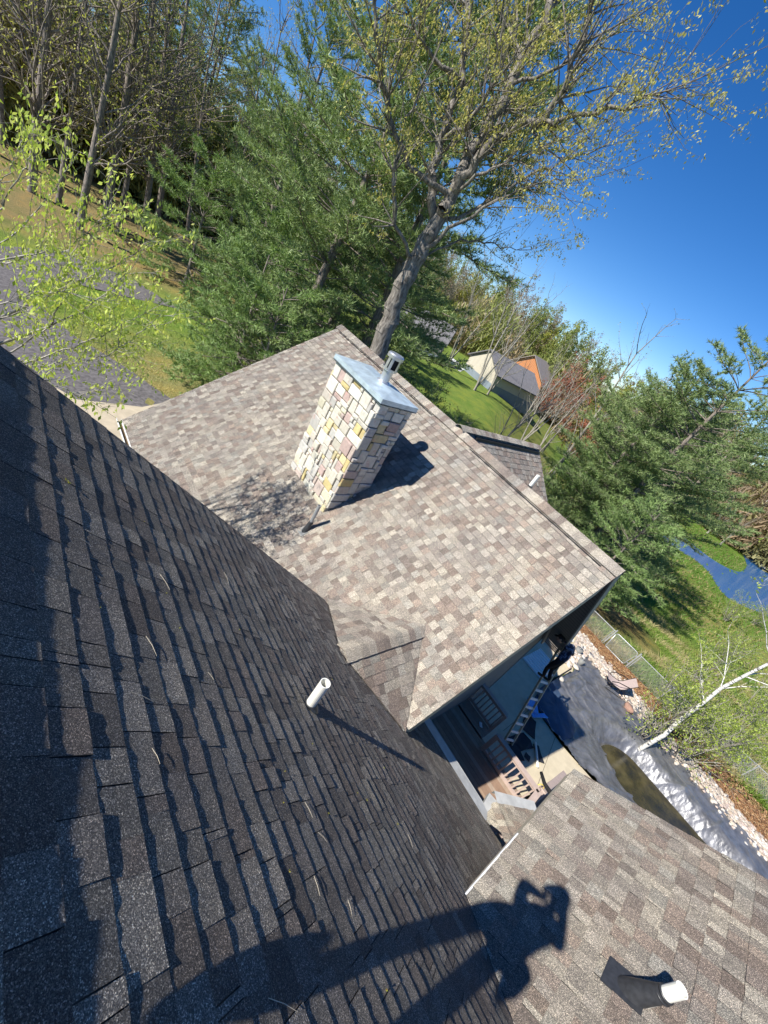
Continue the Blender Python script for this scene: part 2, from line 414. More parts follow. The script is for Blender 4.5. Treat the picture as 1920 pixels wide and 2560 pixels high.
# driveway: loop of asphalt round the lawn island, traced on the level ground
G = lambda px, py: at_z(px, py, .5)[:2]
outer = [G(*p) for p in [(-330, 560), (-60, 625), (60, 640), (150, 655), (250, 690), (330, 720), (392, 757), (440, 785)]]
inner = [G(*p) for p in [(440, 787), (400, 776), (300, 752), (200, 725), (130, 714), (85, 720), (70, 737), (85, 757), (120, 785), (180, 838), (250, 880), (330, 930), (370, 960), (430, 1000)]]
end = [G(*p) for p in [(400, 1010), (355, 1019), (190, 1000)]] + [np.array([1.0, 19.2]), np.array([-8, 19.5]), np.array([-16, 24])]
sheet('driveway', outer + inner + end, .03, M['asphalt'])
sheet('concrete_apron', [G(*p) for p in [(190, 1000), (355, 1019), (400, 1010), (430, 1000)]] + [np.array([9, 15.0]), np.array([9, 11.5]), np.array([2, 11.5]), np.array([-3, 12]), np.array([-3, 19.3]), np.array([1.0, 19.2])], .034, M['concrete'])

# water of the pond, laid over the low flat ground beyond the slope
def water_material():
    mt, t, b = nodes_of('pond_water'); v = coord(t)
    b.inputs['Base Color'].default_value = (.03, .13, .34, 1); b.inputs['Roughness'].default_value = .14  # blue base colour stands in for sky reflected at a low angle
    b.inputs['IOR'].default_value = 1.33; b.inputs['Specular IOR Level'].default_value = 1.0
    bump(t, b, noise(t, v, 1.6, 3, .5), .10, .05); return mt
M['water'] = water_material()
PZ = -3.25
Gw = lambda px, py: at_z(px, py, PZ + .03)[:2]
near = [Gw(*p) for p in [(1640, 1340), (1700, 1335), (1745, 1372), (1790, 1405), (1835, 1428), (1856, 1430), (1868, 1415), (1862, 1395), (1845, 1360), (1830, 1325), (1850, 1322), (1872, 1335), (1925, 1362), (2080, 1440), (2150, 1560), (2000, 1580), (1920, 1540), (1870, 1520), (1825, 1500), (1795, 1470), (1775, 1432), (1740, 1400), (1690, 1372)]]
sheet('pond_water', smooth_poly(near, 1), 0, M['water'], absz=PZ + .03)

# ------------------------------------------------------------------ the house
house = empty('house', (0, 0, 0))
tag(house, 'large shingled house whose brown-grey roofs fill the foreground below the camera', 'house')
TP = math.tan(math.radians(39.56)); CP, SP = math.cos(math.radians(39.56)), math.sin(math.radians(39.56))
zD = lambda x: 10 - 1.449 - TP * x                    # near steep roof, falls to +x
zM = lambda x: 10 - 8.594 + TP * x                    # chimney roof, rises to +x
rng = random.Random(7)
RD = -.22
# near roof D
def spanD(v):                                         # v measured upslope from the eave at x=6.42
    x = 6.42 - v * CP
    y1 = 3.3 if x < 4.3 else 1.3
    y0 = -4.699 + 1.262 * x - .03 if x < 2.69 else -1.3
    return y0, y1
vD = (6.42 - RD) / CP
mb = MB()
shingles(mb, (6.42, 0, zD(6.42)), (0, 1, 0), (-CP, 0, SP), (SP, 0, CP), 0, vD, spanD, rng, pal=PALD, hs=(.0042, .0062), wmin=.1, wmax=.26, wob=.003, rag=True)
roofD = mb.build('steep_roof', M['shingle'], house)
tag(roofD, 'dark steep shingle roof seen at a grazing angle in the foreground')
mb = MB()                                             # deck board under the shingles, other slope, gable wall
v = [(RD, 3.28, zD(RD) - .01), (RD, -5, zD(RD) - .01), (2.69, -1.32, zD(2.69) - .01), (6.42, -1.32, zD(6.42) - .01), (6.42, 1.3, zD(6.42) - .01), (4.325, 1.3, zD(4.325) - .01), (4.325, 3.28, zD(4.325) - .01)]
mb.add(v, [tuple(range(7))]); mb.add([(p[0], p[1], p[2] - .15) for p in v], [tuple(range(7))[::-1]])
mb.add([(4.325, 3.28, zD(4.325) - .01), (RD, 3.28, zD(RD) - .01), (RD, 3.28, zD(RD) - .17), (4.325, 3.28, zD(4.325) - .17)], [(0, 1, 2, 3)])
mb.build('roof_underlay', M['rubber'], house)
mb = MB()
shingles(mb, (-4.5, 0, zD(RD) - TP * (4.5 + RD)), (0, 1, 0), (CP, 0, SP), (-SP, 0, CP), 0, (4.5 + RD) / CP, lambda v: (-5, 3.3), rng, wmin=.2, wmax=.5, pal=PAL)
mb.build('rear_slope_roof', M['shingle'], house)
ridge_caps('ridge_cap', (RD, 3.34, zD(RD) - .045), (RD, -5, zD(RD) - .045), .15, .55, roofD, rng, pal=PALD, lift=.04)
mb = MB()
for y0, y1 in [(-5, 3.0)]: mb.box(RD - .1, RD + .1, y0, y1, zD(RD) - .16, zD(RD) - .035)
mb.build('ridge_vent', M['vent'], roofD)

# chimney roof Mr
RM = 7.8
xe = 2.62
def spanM(v):
    x = xe + v * CP
    return (.87, 11.06) if x > 4.3 else (3.1, 11.06)
mb = MB()
shingles(mb, (xe, 0, zM(xe)), (0, 1, 0), (CP, 0, SP), (-SP, 0, CP), 0, (RM - xe) / CP, spanM, rng, wmin=.085, wmax=.165, hs=(.009, .015))
roofM = mb.build('chimney_roof', M['shingle'], house)
tag(roofM, 'sunlit brown and grey shingle roof that carries the stone chimney')
TR = .95; zR = lambda x: zM(RM) - TR * (x - RM)
mb = MB(); cR = 1 / math.hypot(1, TR); sR = TR * cR
shingles(mb, (12.2, 0, zR(12.2)), (0, 1, 0), (-cR, 0, sR), (sR, 0, cR), 0, (12.2 - RM) / cR, lambda v: (.87, 11.06), rng, wmin=.2, wmax=.5)
mb.build('far_slope_roof', M['shingle'], house)
mb = MB()                                             # sheathing slabs of both slopes
mb.add([(xe, 3.1, zM(xe) - .01), (4.325, 3.1, zM(4.325) - .01), (4.325, .9, zM(4.325) - .01), (RM, .9, zM(RM) - .01), (RM, 11.03, zM(RM) - .01), (xe, 11.03, zM(xe) - .01)], [tuple(range(6))])
mb.add([(RM, .9, zR(RM) - .01), (12.2, .9, zR(12.2) - .01), (12.2, 11.03, zR(12.2) - .01), (RM, 11.03, zR(RM) - .01)], [(0, 1, 2, 3)])
mb.build('roof_sheathing', M['rubber'], house)
# rake boards of the near gable end
mb = MB(); D1 = .62
mb.add([(4.34, .9, zM(4.34) - .012), (RM, .9, zM(RM) - .012), (RM, .9, zM(RM) - D1), (4.34, .9, zM(4.34) - D1 - .0)], [(0, 3, 2, 1)])
mb.add([(4.34, .94, zM(4.34) - .012), (RM, .94, zM(RM) - .012), (RM, .94, zM(RM) - D1), (4.34, .94, zM(4.34) - D1)], [(0, 1, 2, 3)])
mb.add([(4.34, .9, zM(4.34) - D1), (RM, .9, zM(RM) - D1), (RM, .94, zM(RM) - D1), (4.34, .94, zM(4.34) - D1)], [(0, 3, 2, 1)])
mb.build('rake_board', M['fascia'], house)
mb = MB()
mb.bar((RM, .885, zR(RM) - .09), (12.2, .885, zR(12.2) - .09), .03, .2, col=(1, 1, 1))
mb.build('rake_trim', M['trim'], house)
# soffit of the far slope seen from below, grooves across it
mb = MB(); x = RM + .02; k = 0
while x < 12.2:
    x2 = min(x + .125, 12.2); d = .0 if k % 2 else .012
    for a, b, dd in ((x, x2 - .02, 0), (x2 - .02, x2, .02)):
        mb.add([(a, .9, zR(a) - .2 + dd), (b, .9, zR(b) - .2 + dd), (b, 1.5, zR(b) - .2 + dd), (a, 1.5, zR(a) - .2 + dd)], [(0, 1, 2, 3)])
    x = x2; k += 1
mb.build('soffit', M['soffit'], house)
mb = MB(); mb.bar((RM, 1.44, zR(RM) - .26), (12.2, 1.44, zR(12.2) - .26), .05, .14); mb.build('gable_frieze', M['trim'], house)
# walls
def wall(name, pts, y, th, mat, axis='y', parent=house):
    mb = MB(); n = len(pts)
    if axis == 'y': A = [(p[0], y, p[1]) for p in pts]; B = [(p[0], y + th, p[1]) for p in pts]
    else: A = [(y, p[0], p[1]) for p in pts]; B = [(y + th, p[0], p[1]) for p in pts]
    mb.add(A + B, [tuple(range(n)), tuple(range(2 * n - 1, n - 1, -1))] + [(i, (i + 1) % n, n + (i + 1) % n, n + i) for i in range(n)])
    return mb.build(name, mat, parent)
wall('gable_wall', [(4.6, .45), (12.0, .45), (12.0, zR(12.0) - .2), (RM, zR(RM) - .25), (4.6, zM(4.6) - .2)], 1.5, .12, M['siding'])
wall('gable_wall', [(3.0, .45), (12.0, .45), (12.0, zR(12.0) - .2), (RM, zR(RM) - .25), (3.0, zM(3.0) - .2)], 10.7, .12, M['siding'])
wall('side_wall', [(1.5, .45), (10.8, .45), (10.8, zR(12.0) - .25), (1.5, zR(12) - .25)], 11.85, .12, M['siding'], 'x')
wall('side_wall', [(3.2, .45), (10.8, .45), (10.8, zM(3.1) - .2), (3.2, zM(3.1) - .2)], 3.0, .12, M['siding'], 'x')
wall('side_wall', [(-1.2, .45), (1.6, .45), (1.6, zD(6.1) - .25), (-1.2, zD(6.1) - .25)], 5.98, .12, M['siding'], 'x')
wall('gable_wall', [(-4.2, .45), (3.1, .45), (4.3, zD(4.4) - .25), (RD, zD(RD) - .2), (-4.2, zD(RD) - TP * 4 - .2)], 2.95, .12, M['siding'])
wall('rear_wall', [(-4.9, .45), (2.9, .45), (2.9, zD(4.2) - .4), (-4.9, zD(4.2) - .4)], -4.1, .12, M['siding'], 'x')
# gutter of the chimney roof's eave, and eave gutter of the steep roof
def gutter(name, x0, y0, x1, y1, z, w_=.12, mat=None, side=1, parent=house):
    mb = MB(); a = np.array([x0, y0, z]); b = np.array([x1, y1, z]); d = b - a; d /= np.linalg.norm(d); s_ = np.cross(d, (0, 0, 1)) * side
    prof = [(0, .0), (0, -.11), (w_ * .8, -.11), (w_, -.02), (w_, .01), (w_ - .012, .01), (w_ - .012, -.02), (w_ * .78, -.098), (.012, -.098), (.012, 0)]
    V = [a + s_ * p + np.array([0, 0, q]) for p, q in prof] + [b + s_ * p + np.array([0, 0, q]) for p, q in prof]; n = len(prof)
    mb.add(V, [(i, (i + 1) % n, n + (i + 1) % n, n + i) for i in range(n)] + [tuple(range(n)), tuple(range(2 * n - 1, n - 1, -1))])
    return mb.build(name, mat or M['white'], parent)
gutter('gutter', xe - .005, 3.2, xe - .005, 11.1, zM(xe) - .0, .12, M['white'], -1)
mb = MB(); mb.box(xe - .105, xe - .02, 3.25, 11.05, zM(xe) - .09, zM(xe) - .055, (.16, .11, .06)); mb.build('gutter_debris', M['mulch'], house)
mb = MB()
mb.add([(6.36, -.72, zD(6.36) + .012), (6.62, -.72, zD(6.42) - .02), (6.62, 1.3, zD(6.42) - .02), (6.36, 1.3, zD(6.36) + .012)], [(0, 1, 2, 3)])
mb.box(6.60, 6.625, -.72, 1.3, zD(6.42) - .14, zD(6.42) - .018)
mb.box(6.40, 6.60, -.72, 1.3, zD(6.42) - .14, zD(6.42) - .125)
mb.build('eave_gutter', M['gutter'], house)
# roof N at the lower right
PNr = math.radians(33.2118); cN, sN = math.cos(PNr), math.sin(PNr); tN = math.tan(PNr)
zN = lambda y: 10 - 4.525 - tN * y                    # rises towards -y
xN = lambda y: (y + 4.699) / 1.262
def spanN(v):
    y = -.73 - v * cN; return -5.74, -(xN(y) - .0) 
mb = MB()
shingles(mb, (0, -.73, zN(-.73)), (-1, 0, 0), (0, -cN, sN), (0, sN, cN), 0, 3.97 / cN, spanN, rng, wmin=.08, wmax=.17, hs=(.006, .011))
roofN = mb.build('lower_right_roof', M['shingle'], house)
tag(roofN, 'sunlit shingle roof at the lower right with a white vent pipe')
mb = MB()
P1 = [(xN(-.73), -.73), (5.7, -.73), (5.7, -4.7), (xN(-4.7), -4.7)]
mb.add([(x, y, zN(y) - .01) for x, y in P1] + [(x, y, zN(y) - .17) for x, y in P1], [(3, 2, 1, 0), (4, 5, 6, 7), (0, 1, 5, 4), (1, 2, 6, 5)])
mb.build('roof_edge_board', M['fascia'], house)
mb = MB(); mb.box(xN(-.73) - .05, 4.15, -.727, -.712, zN(-.73) - .03, zN(-.73) + .004); mb.build('drip_edge', M['white'], roofN)
mb = MB()
mb.add([(0.02, -4.68, zN(-4.7)), (5.74, -4.68, zN(-4.7)), (5.74, -9, zN(-4.7) - 3), (0.02, -9, zN(-4.7) - 3)], [(0, 3, 2, 1)])
mb.build('far_slope_roof', M['shingle'], house)
wall('side_wall', [(-8, .45), (-1.15, .45), (-1.15, zN(-1.15) - .17), (-4.7, zN(-4.7) - .2), (-8, zN(-4.7) - 2.6)], 5.35, .12, M['siding'], 'x')
wall('front_wall', [(2.9, .45), (5.4, .45), (5.4, zN(-1.2) - .15), (2.9, zN(-1.2) - .15)], -1.17, .1, M['siding'])
# valley flashing between D and N
# small hipped skirt roof below N at the corner of the steep roof
z0 = zD(6.42) - .03
skirt = MB()
Cn = np.array([6.95, -.62, z0]); Ap = np.array([6.28, -1.15, z0 + .42]); Wq = np.array([6.4, -.66, z0 + .02]); Eq = np.array([7.7, -1.15, z0]); Bq = np.array([6.3, -1.2, z0 + .45])
def tri_shingles(A, B, Cc, D_, rng, mb, expo=.143):
    """roof quad A-B eave, C-D upper edge"""
    A, B, Cc, D_ = (np.array(p, float) for p in (A, B, Cc, D_))
    n_ = np.cross(B - A, D_ - A); n_ /= np.linalg.norm(n_)
    if n_[2] < 0: n_ = -n_
    U = (B - A) / np.linalg.norm(B - A); V_ = np.cross(n_, U)
    if V_[2] < 0: V_ = -V_
    q = lambda P: ((P - A) @ U, (P - A) @ V_)
    ub = q(B)[0]; uc, vc = q(Cc); ud, vd = q(D_); H = max(vc, vd)
    sp = lambda v: (0 + ud * min(v / vd, 1), ub + (uc - ub) * min(v / vc, 1))
    shingles(mb, A, U, V_, n_, 0, H, sp, rng, expo=expo)
tri_shingles(Wq + [0, -.0, 0], Cn, Ap, Bq, rng, skirt)
tri_shingles(Cn, Eq, Ap + [.9, 0, 0], Ap, rng, skirt)
sk = skirt.build('skirt_roof', M['shingle'], house)
ridge_caps('ridge_cap', tuple(Cn + [-.06, -.05, .03]), tuple(Ap + [0, 0, .02]), .13, .5, sk, rng, lift=.02)
mb = MB()
for a, b in (((6.42, -.70), (6.93, -.60)), ((6.95, -.60), (7.75, -1.18))):
    a = np.array([*a, z0 + .02]); b = np.array([*b, z0 + .01]); d = (b - a) / np.linalg.norm(b - a); s_ = np.cross(d, (0, 0, 1)) * -1
    mb.add([a - s_ * .12 + [0, 0, .015], b - s_ * .12 + [0, 0, .015], b + s_ * .14, a + s_ * .14, a + s_ * .14 - [0, 0, .1], b + s_ * .14 - [0, 0, .1]], [(0, 1, 2, 3), (3, 2, 5, 4)])
mb.build('corner_gutter', M['gutter'], sk)
# cricket (saddle) between D and the chimney roof
mb = MB(); A = (3.44, 2.0, 5.71); B = (5.24, 2.0, 5.71); Cc = (4.325, .88, 4.995); Ee = (4.325, 3.36, 4.995)
def tri_face(mb, Cx, A, B, rng):
    Cx, A, B = (np.array(p, float) for p in (Cx, A, B)); U = (B - A) / np.linalg.norm(B - A)
    n_ = np.cross(B - A, Cx - A); n_ /= np.linalg.norm(n_)
    if n_[2] < 0: n_ = -n_
    V_ = np.cross(n_, U)
    if V_[2] < 0: V_ = -V_
    ua, va = (A - Cx) @ U, (A - Cx) @ V_; ub = (B - Cx) @ U
    shingles(mb, Cx + n_ * .012, U, V_, n_, .0, va, lambda v: (ua * min(v / va, 1), ub * min(v / va, 1)), rng, expo=.15)
tri_face(mb, Cc, A, B, rng); tri_face(mb, Ee, A, B, rng)
ck = mb.build('cricket_roof', M['shingle'], house)
tag(ck, 'small shingled saddle with a ridge of cap shingles between the two slopes')
ridge_caps('ridge_cap', (3.5, 2.0, 5.70), (5.2, 2.0, 5.70), .155, .55, ck, rng, lift=.035, pal=PAL[1:3] + PAL[7:] + [(.27, .22, .2)])
# wing beyond the main ridge
WZ = 7.93; WY = 5.3; xw = 11.75
zW = lambda y: WZ - TP * abs(WY - y)
mb = MB()
def spanW(v):
    y = 1.6 + v * CP; zz = zW(y); xl = RM + (zM(RM) - zz) / TR - .1; return max(xl, RM), xw
shingles(mb, (0, 1.6, zW(1.6)), (1, 0, 0), (0, CP, SP), (0, -SP, CP), 0, (WY - 1.6) / CP, spanW, rng, wmin=.1, wmax=.24, hs=(.0055, .0105), pal=PAL[3:8] + PAL[:2])
wing = mb.build('wing_roof', M['shingle'], house)
tag(wing, 'short roof wing beyond the main ridge, in half light')
mb = MB()
mb.add([(RM, WY, WZ - .01), (xw, WY, WZ - .01), (xw, 9, zW(9)), (RM, 9, zW(9))], [(0, 1, 2, 3)])
mb.add([(xw - .05, 1.6, zW(1.6) - .02), (xw - .05, WY, WZ - .02), (xw - .05, 9, zW(9) - .02), (xw - .05, 9, 2), (xw - .05, 1.6, 2)], [(0, 1, 2, 3, 4)])
mb.build('wing_gable', M['siding'], house)
ridge_caps('ridge_cap', (RM - .1, WY, WZ), (xw + .02, WY, WZ), .15, .5, wing, rng, lift=.045)
mb = MB(); mb.box(RM + .5, xw - .12, WY - .2, WY + .2, WZ - .2, WZ - .09); mb.build('ridge_vent', M['vent'], wing)
ridge_caps('ridge_cap', (RM, .86, zM(RM) - .0), (RM, 11.08, zM(RM) - .0), .165, .8, roofM, rng, lift=.045)
mb = MB()
for y0, y1 in ((1.15, 4.7), (6.1, 10.8)): mb.box(RM - .178, RM + .178, y0, y1, zM(RM) - .2, zM(RM) - .118)
mb.build('ridge_vent', M['vent'], roofM)

# chimney
ch = MB(); cx0, cx1, cy0, cy1, ctop = 5.0, 5.78, 5.13, 6.72, 8.06
ch.box(cx0, cx1, cy0, cy1, zM(cx0) - .3, ctop)
chim = ch.build('chimney', M['mortar'], house)
tag(chim, 'chimney of cream, yellow and red stone with a metal cap')
srng = random.Random(21)
SPAL = [(.62, .59, .5), (.66, .63, .55), (.6, .56, .47), (.52, .5, .46), (.64, .55, .33), (.6, .49, .24), (.57, .47, .41), (.5, .38, .34), (.63, .57, .49), (.68, .65, .56), (.55, .53, .49), (.63, .6, .52), (.66, .62, .53), (.62, .58, .44)]
def pack(wd, ht, cell=.098):
    nx, nz = max(1, round(wd / cell)), round(ht / cell); occ = [[0] * nx for _ in range(nz)]; out = []
    for j in range(nz):
        for i in range(nx):
            if occ[j][i]: continue
            sw, sh = srng.choice([(2, 1), (3, 2), (2, 2), (3, 3), (4, 2), (2, 3), (3, 2), (2, 2), (2, 1), (3, 1), (2, 2), (1, 1)])
            a = 0
            while a < sw and i + a < nx and not occ[j][i + a]: a += 1
            sw = a; sh = min(sh, nz - j)
            for q in range(sh):
                for p in range(sw): occ[j + q][i + p] = 1
            out.append((i * wd / nx, (i + sw) * wd / nx, j * ht / nz, (j + sh) * ht / nz))
    return out
st = MB()
def stones(O, U, Nn, wd, ht):
    O, U, Nn = (np.array(p, float) for p in (O, U, Nn)); Wv = np.array([0, 0, 1.0])
    for u0, u1, w0, w1 in pack(wd, ht):
        g = .008; dp = srng.uniform(.025, .065); col = srng.choice(SPAL); k = srng.uniform(.85, 1.1); col = tuple(c * k for c in col)
        j = lambda: srng.uniform(-.006, .006)
        ua, ub, wa, wb = u0 + g + (0 if u0 > 0 else -.03), u1 - g + (0 if u1 < wd - .001 else .03), w0 + g, w1 - g
        cs = [(ua + j(), wa + j()), (ub + j(), wa + j()), (ub + j(), wb + j()), (ua + j(), wb + j())]; b_ = .012
        V = [O + U * a + Wv * b for a, b in cs]
        V += [O + U * a + Wv * b + Nn * (dp - .01) for a, b in cs]
        cc = [((a - (ua + ub) / 2) * (1 - b_ * 2 / max(.05, ub - ua)) + (ua + ub) / 2, (b - (wa + wb) / 2) * (1 - b_ * 2 / max(.05, wb - wa)) + (wa + wb) / 2) for a, b in cs]
        V += [O + U * a + Wv * b + Nn * (dp + srng.uniform(-.006, .006)) for a, b in cc]
        f = []
        for lv in (0, 4):
            for q in range(4): f.append((lv + q, lv + (q + 1) % 4, lv + 4 + (q + 1) % 4, lv + 4 + q))
        f.append((8, 9, 10, 11)); st.add(V, f, col)
stones((cx0, cy1, zM(cx0) - .1), (0, -1, 0), (-1, 0, 0), cy1 - cy0, ctop - zM(cx0) + .1)
stones((cx0, cy0, zM(cx0) - .1), (1, 0, 0), (0, -1, 0), cx1 - cx0, ctop - zM(cx0) + .1)
stones((cx1, cy0, zM(cx0) + .3), (0, 1, 0), (1, 0, 0), cy1 - cy0, ctop - zM(cx0) - .3)
stones((cx1, cy1, zM(cx0) - .1), (-1, 0, 0), (0, 1, 0), cx1 - cx0, ctop - zM(cx0) + .1)
st.build('stone_veneer', M['stone'], chim)
mb = MB(); o_ = .085; a0, a1, b0, b1 = cx0 - o_, cx1 + o_, cy0 - o_, cy1 + o_; zt = ctop + .11
fx, fy = 5.5, 5.86
mb.box(a0, a1, b0, b1, ctop + .003, ctop + .02)
V = [(a0, b0, ctop), (a1, b0, ctop), (a1, b1, ctop), (a0, b1, ctop), (a0, b0, zt), (a1, b0, zt), (a1, b1, zt), (a0, b1, zt), ((a0 + a1) / 2, b0 + .38, zt + .05), ((a0 + a1) / 2, b1 - .38, zt + .05)]
mb.add(V, [(0, 1, 5, 4), (1, 2, 6, 5), (2, 3, 7, 6), (3, 0, 4, 7), (4, 5, 8), (5, 6, 9, 8), (6, 7, 9), (7, 4, 8, 9)])
mb.build('chimney_cap', M['galv'], chim)
mb = MB(); zb = zt + .02
mb.tube([(fx, fy, zb), (fx, fy, zb + .05), (fx, fy, zb + .06), (fx, fy, zb + .26)], [.17, .12, .1, .1], 24)
mb.tube([(fx, fy, zb + .25), (fx, fy, zb + .27), (fx, fy, zb + .31)], [.1, .15, .15], 24)
mb.tube([(fx, fy, zb + .30), (fx, fy, zb + .52)], [.10, .10], 20)
for q in range(12):
    if q % 3 == 2: continue
    t0, t1 = 2 * math.pi * q / 12, 2 * math.pi * (q + .72) / 12
    mb.add([(fx + .15 * math.cos(t), fy + .15 * math.sin(t), z) for z in (zb + .3, zb + .53) for t in (t0, (t0 + t1) / 2, t1)], [(0, 1, 4, 3), (1, 2, 5, 4)])
mb.tube([(fx, fy, zb + .5), (fx, fy, zb + .56), (fx, fy, zb + .585)], [.165, .165, .14], 24)
mb.build('flue_vent', M['alu'], chim, smooth=False)
mb = MB(); mb.tube([(fx, fy, zb + .29), (fx, fy, zb + .53)], .118, 20); mb.build('flue_slot_shade', M['black'], chim)  # black tube added inside, its colour giving the vent slots their shade

def pipe(base, h, r, mat, slope, lab, boot_h=.16, k=1.0, hollow=True):
    base = np.array(base, float); dn = np.array(slope, float); mb = MB()
    n = 20; zt_ = base[2] + h
    V = []; F = []
    for rr, z in ((r, base[2] - .1), (r, zt_), (r * .87, zt_), (r * .87, zt_ - min(h * .6, .2))):
        V += [(base[0] + rr * math.cos(2 * math.pi * j / n), base[1] + rr * math.sin(2 * math.pi * j / n), z) for j in range(n)]
    for i in range(3): F += [(i * n + j, i * n + (j + 1) % n, (i + 1) * n + (j + 1) % n, (i + 1) * n + j) for j in range(n)]
    F.append(tuple(3 * n + j for j in range(n)))
    mb.add(V, F); o = mb.build('vent_pipe', mat, house, smooth=False); tag(o, lab)
    bt = MB(); dn /= np.linalg.norm(dn); U = np.cross(dn, (0, 0, 1)); U /= np.linalg.norm(U); nn = np.cross(U, dn)
    if nn[2] < 0: nn = -nn
    # flange on the roof and a sloping cone up to the pipe
    f0 = [base + dn * a * k + U * b * k + nn * .013 for a, b in ((-.02, -.105), (.225, -.105), (.225, .105), (-.02, .105))]
    f1 = [p - nn * .012 for p in f0]
    fl_ = MB(); fl_.add(f0 + f1, [(0, 1, 2, 3), (0, 4, 5, 1), (1, 5, 6, 2), (2, 6, 7, 3)]); fl_.build('flashing', M['siding'] if mat is M['greypipe'] else M['rubber'], o)
    rings = []
    for t in np.linspace(0, 1, 7):
        rad = (r * 1.95 * (1 - t) ** 1.2 + r * 1.13 * (1 - (1 - t) ** 1.2)); tilt = (1 - t)
        c = base + np.array([0, 0, boot_h * t]) + dn * (.05 * k * (1 - t))
        for j in range(n):
            a = 2 * math.pi * j / n; flat = np.array([math.cos(a), math.sin(a), 0]) * rad
            onr = (dn * math.cos(a) * 1.25 + U * math.sin(a)) * rad
            # align the sloping ring with the horizontal one
            ang = math.atan2(dn[1], dn[0]); fl = np.array([math.cos(a + ang), math.sin(a + ang), 0]) * rad
            uu = np.array([-math.sin(ang), math.cos(ang), 0]); fl = (np.array([math.cos(ang), math.sin(ang), 0]) * math.cos(a) + uu * math.sin(a)) * rad
            sl_ = (dn * 1.25 * math.cos(a) + uu * math.sin(a)) * rad
            rings.append(c + sl_ * tilt + fl * (1 - tilt) + nn * .012 * tilt)
    bt.add(rings, [(i * n + j, i * n + (j + 1) % n, (i + 1) * n + (j + 1) % n, (i + 1) * n + j) for i in range(6) for j in range(n)])
    bt.tube([base + [0, 0, boot_h - .012], base + [0, 0, boot_h + .004]], r * 1.22, n)
    bt.tube([base + [0, 0, boot_h - .04], base + [0, 0, boot_h - .03]], r * 1.3, n)
    bt.build('pipe_boot', M['rubber'], o, smooth=True)
    return o
pipe((1.87, 1.04, zD(1.87)), .33, .043, M['pvc'], (CP, 0, -SP), 'short white plastic vent pipe on the dark steep roof', .05, .45)
pipe((4.62, 4.93, zM(4.62)), .62, .036, M['greypipe'], (-CP, 0, -SP), 'thin grey vent pipe with a black boot at the foot of the chimney', .2, .85)
pipe((3.55, -1.83, zN(-1.83)), .38, .046, M['pvc'], (0, cN, -sN), 'stubby white vent pipe with a long black boot on the lower right roof', .24, 1.15)
pipe((10.55, 4.25, zW(4.25)), .5, .05, M['pvc'], (0, -CP, -SP), 'white vent pipe on the roof wing beyond the ridge', .15, .9)
#@@PART2
# ------------------------------------------------------------------ deck
DZ, CZ, PT = 1.05, 1.86, .5
deck = empty('deck', (8, .5, PT)); tag(deck, 'weathered wooden deck with rosy railing between the roofs, half in shade', 'deck')
def local(o): return np.array(o.location)
def bparent(mb, name, mat, parent, smooth=False):
    """build in world coordinates, then hang under the parent whose base is elsewhere"""
    p = parent; off = np.zeros(3)
    while p is not None: off += np.array(p.location); p = p.parent
    mb.v = [tuple(np.array(v) - off) for v in mb.v]
    return mb.build(name, mat, parent, smooth)
mb = MB(); x = 6.15; r2 = random.Random(3)
while x < 10.0:
    c = r2.choice([(.36, .25, .17), (.33, .245, .185), (.38, .29, .22), (.3, .2, .14)]) if r2.random() < .8 or x > 8 else (.5, .27, .09)
    mb.box(x, x + .134, -2.6, 3.3, DZ - .03, DZ, c); x += .14
for k in range(4): 
    x = 10.0 + k * .14; mb.box(x, x + .134, .45, 3.3, DZ - .03, DZ, (.34, .25, .19))
mb.box(6.1, 10.0, -2.6, 3.3, DZ - .2, DZ - .035, (.2, .15, .12))
bparent(mb, 'deck_boards', M['deck'], deck)
def railing(a, b, nb, z_a=DZ, z_b=DZ, lab=None):
    a = np.array(a, float); b = np.array(b, float); top = MB()
    za, zb_ = z_a + .82, z_b + .82
    top.bar((*a, za), (*b, zb_), .15, .035)
    r = bparent(top, 'railing', M['rail'], deck); d = (b - a) / np.linalg.norm(b - a); s_ = np.array([-d[1], d[0]])
    q = MB(); q.bar((*a, za - .07), (*b, zb_ - .07), .04, .09); q.bar((*a, z_a + .1), (*b, z_b + .1), .05, .09); q.bar((*(a - s_ * .09), z_a + .02), (*(b - s_ * .09), z_b + .02), .13, .03)
    bparent(q, 'rail_beam', M['rail'], r)
    for t in (0, 1):
        p = a + (b - a) * t; q = MB(); z = z_a + (z_b - z_a) * t; q.box(p[0] - .045, p[0] + .045, p[1] - .045, p[1] + .045, z - .3, z + .8); bparent(q, 'post', M['rail'], r)
    for i in range(nb):
        t = (i + .6) / nb; p = a + (b - a) * t; z = z_a + (z_b - z_a) * t; zt_ = za + (zb_ - za) * t
        q = MB(); q.box(p[0] - .018, p[0] + .018, p[1] - .018, p[1] + .018, z + .06, zt_ - .03); bparent(q, 'baluster', M['rail'], r)
    return r
railing((9.75, -1.22), (9.75, .25), 10)
railing((9.75, -1.22), (8.1, -1.28), 10)
railing((10.55, .5), (10.55, 2.6), 16)
railing((9.9, -1.28), (11.7, -1.45), 9, DZ, PT + .1)
railing((9.9, -2.3), (11.7, -2.5), 9, DZ, PT + .1)
mb = MB()
for i in range(3): mb.box(9.95 + i * .5, 10.5 + i * .5, -2.3, -1.35, PT, DZ - .15 * (i + 1), (.34, .26, .2))
bparent(mb, 'stairs', M['deck'], deck)

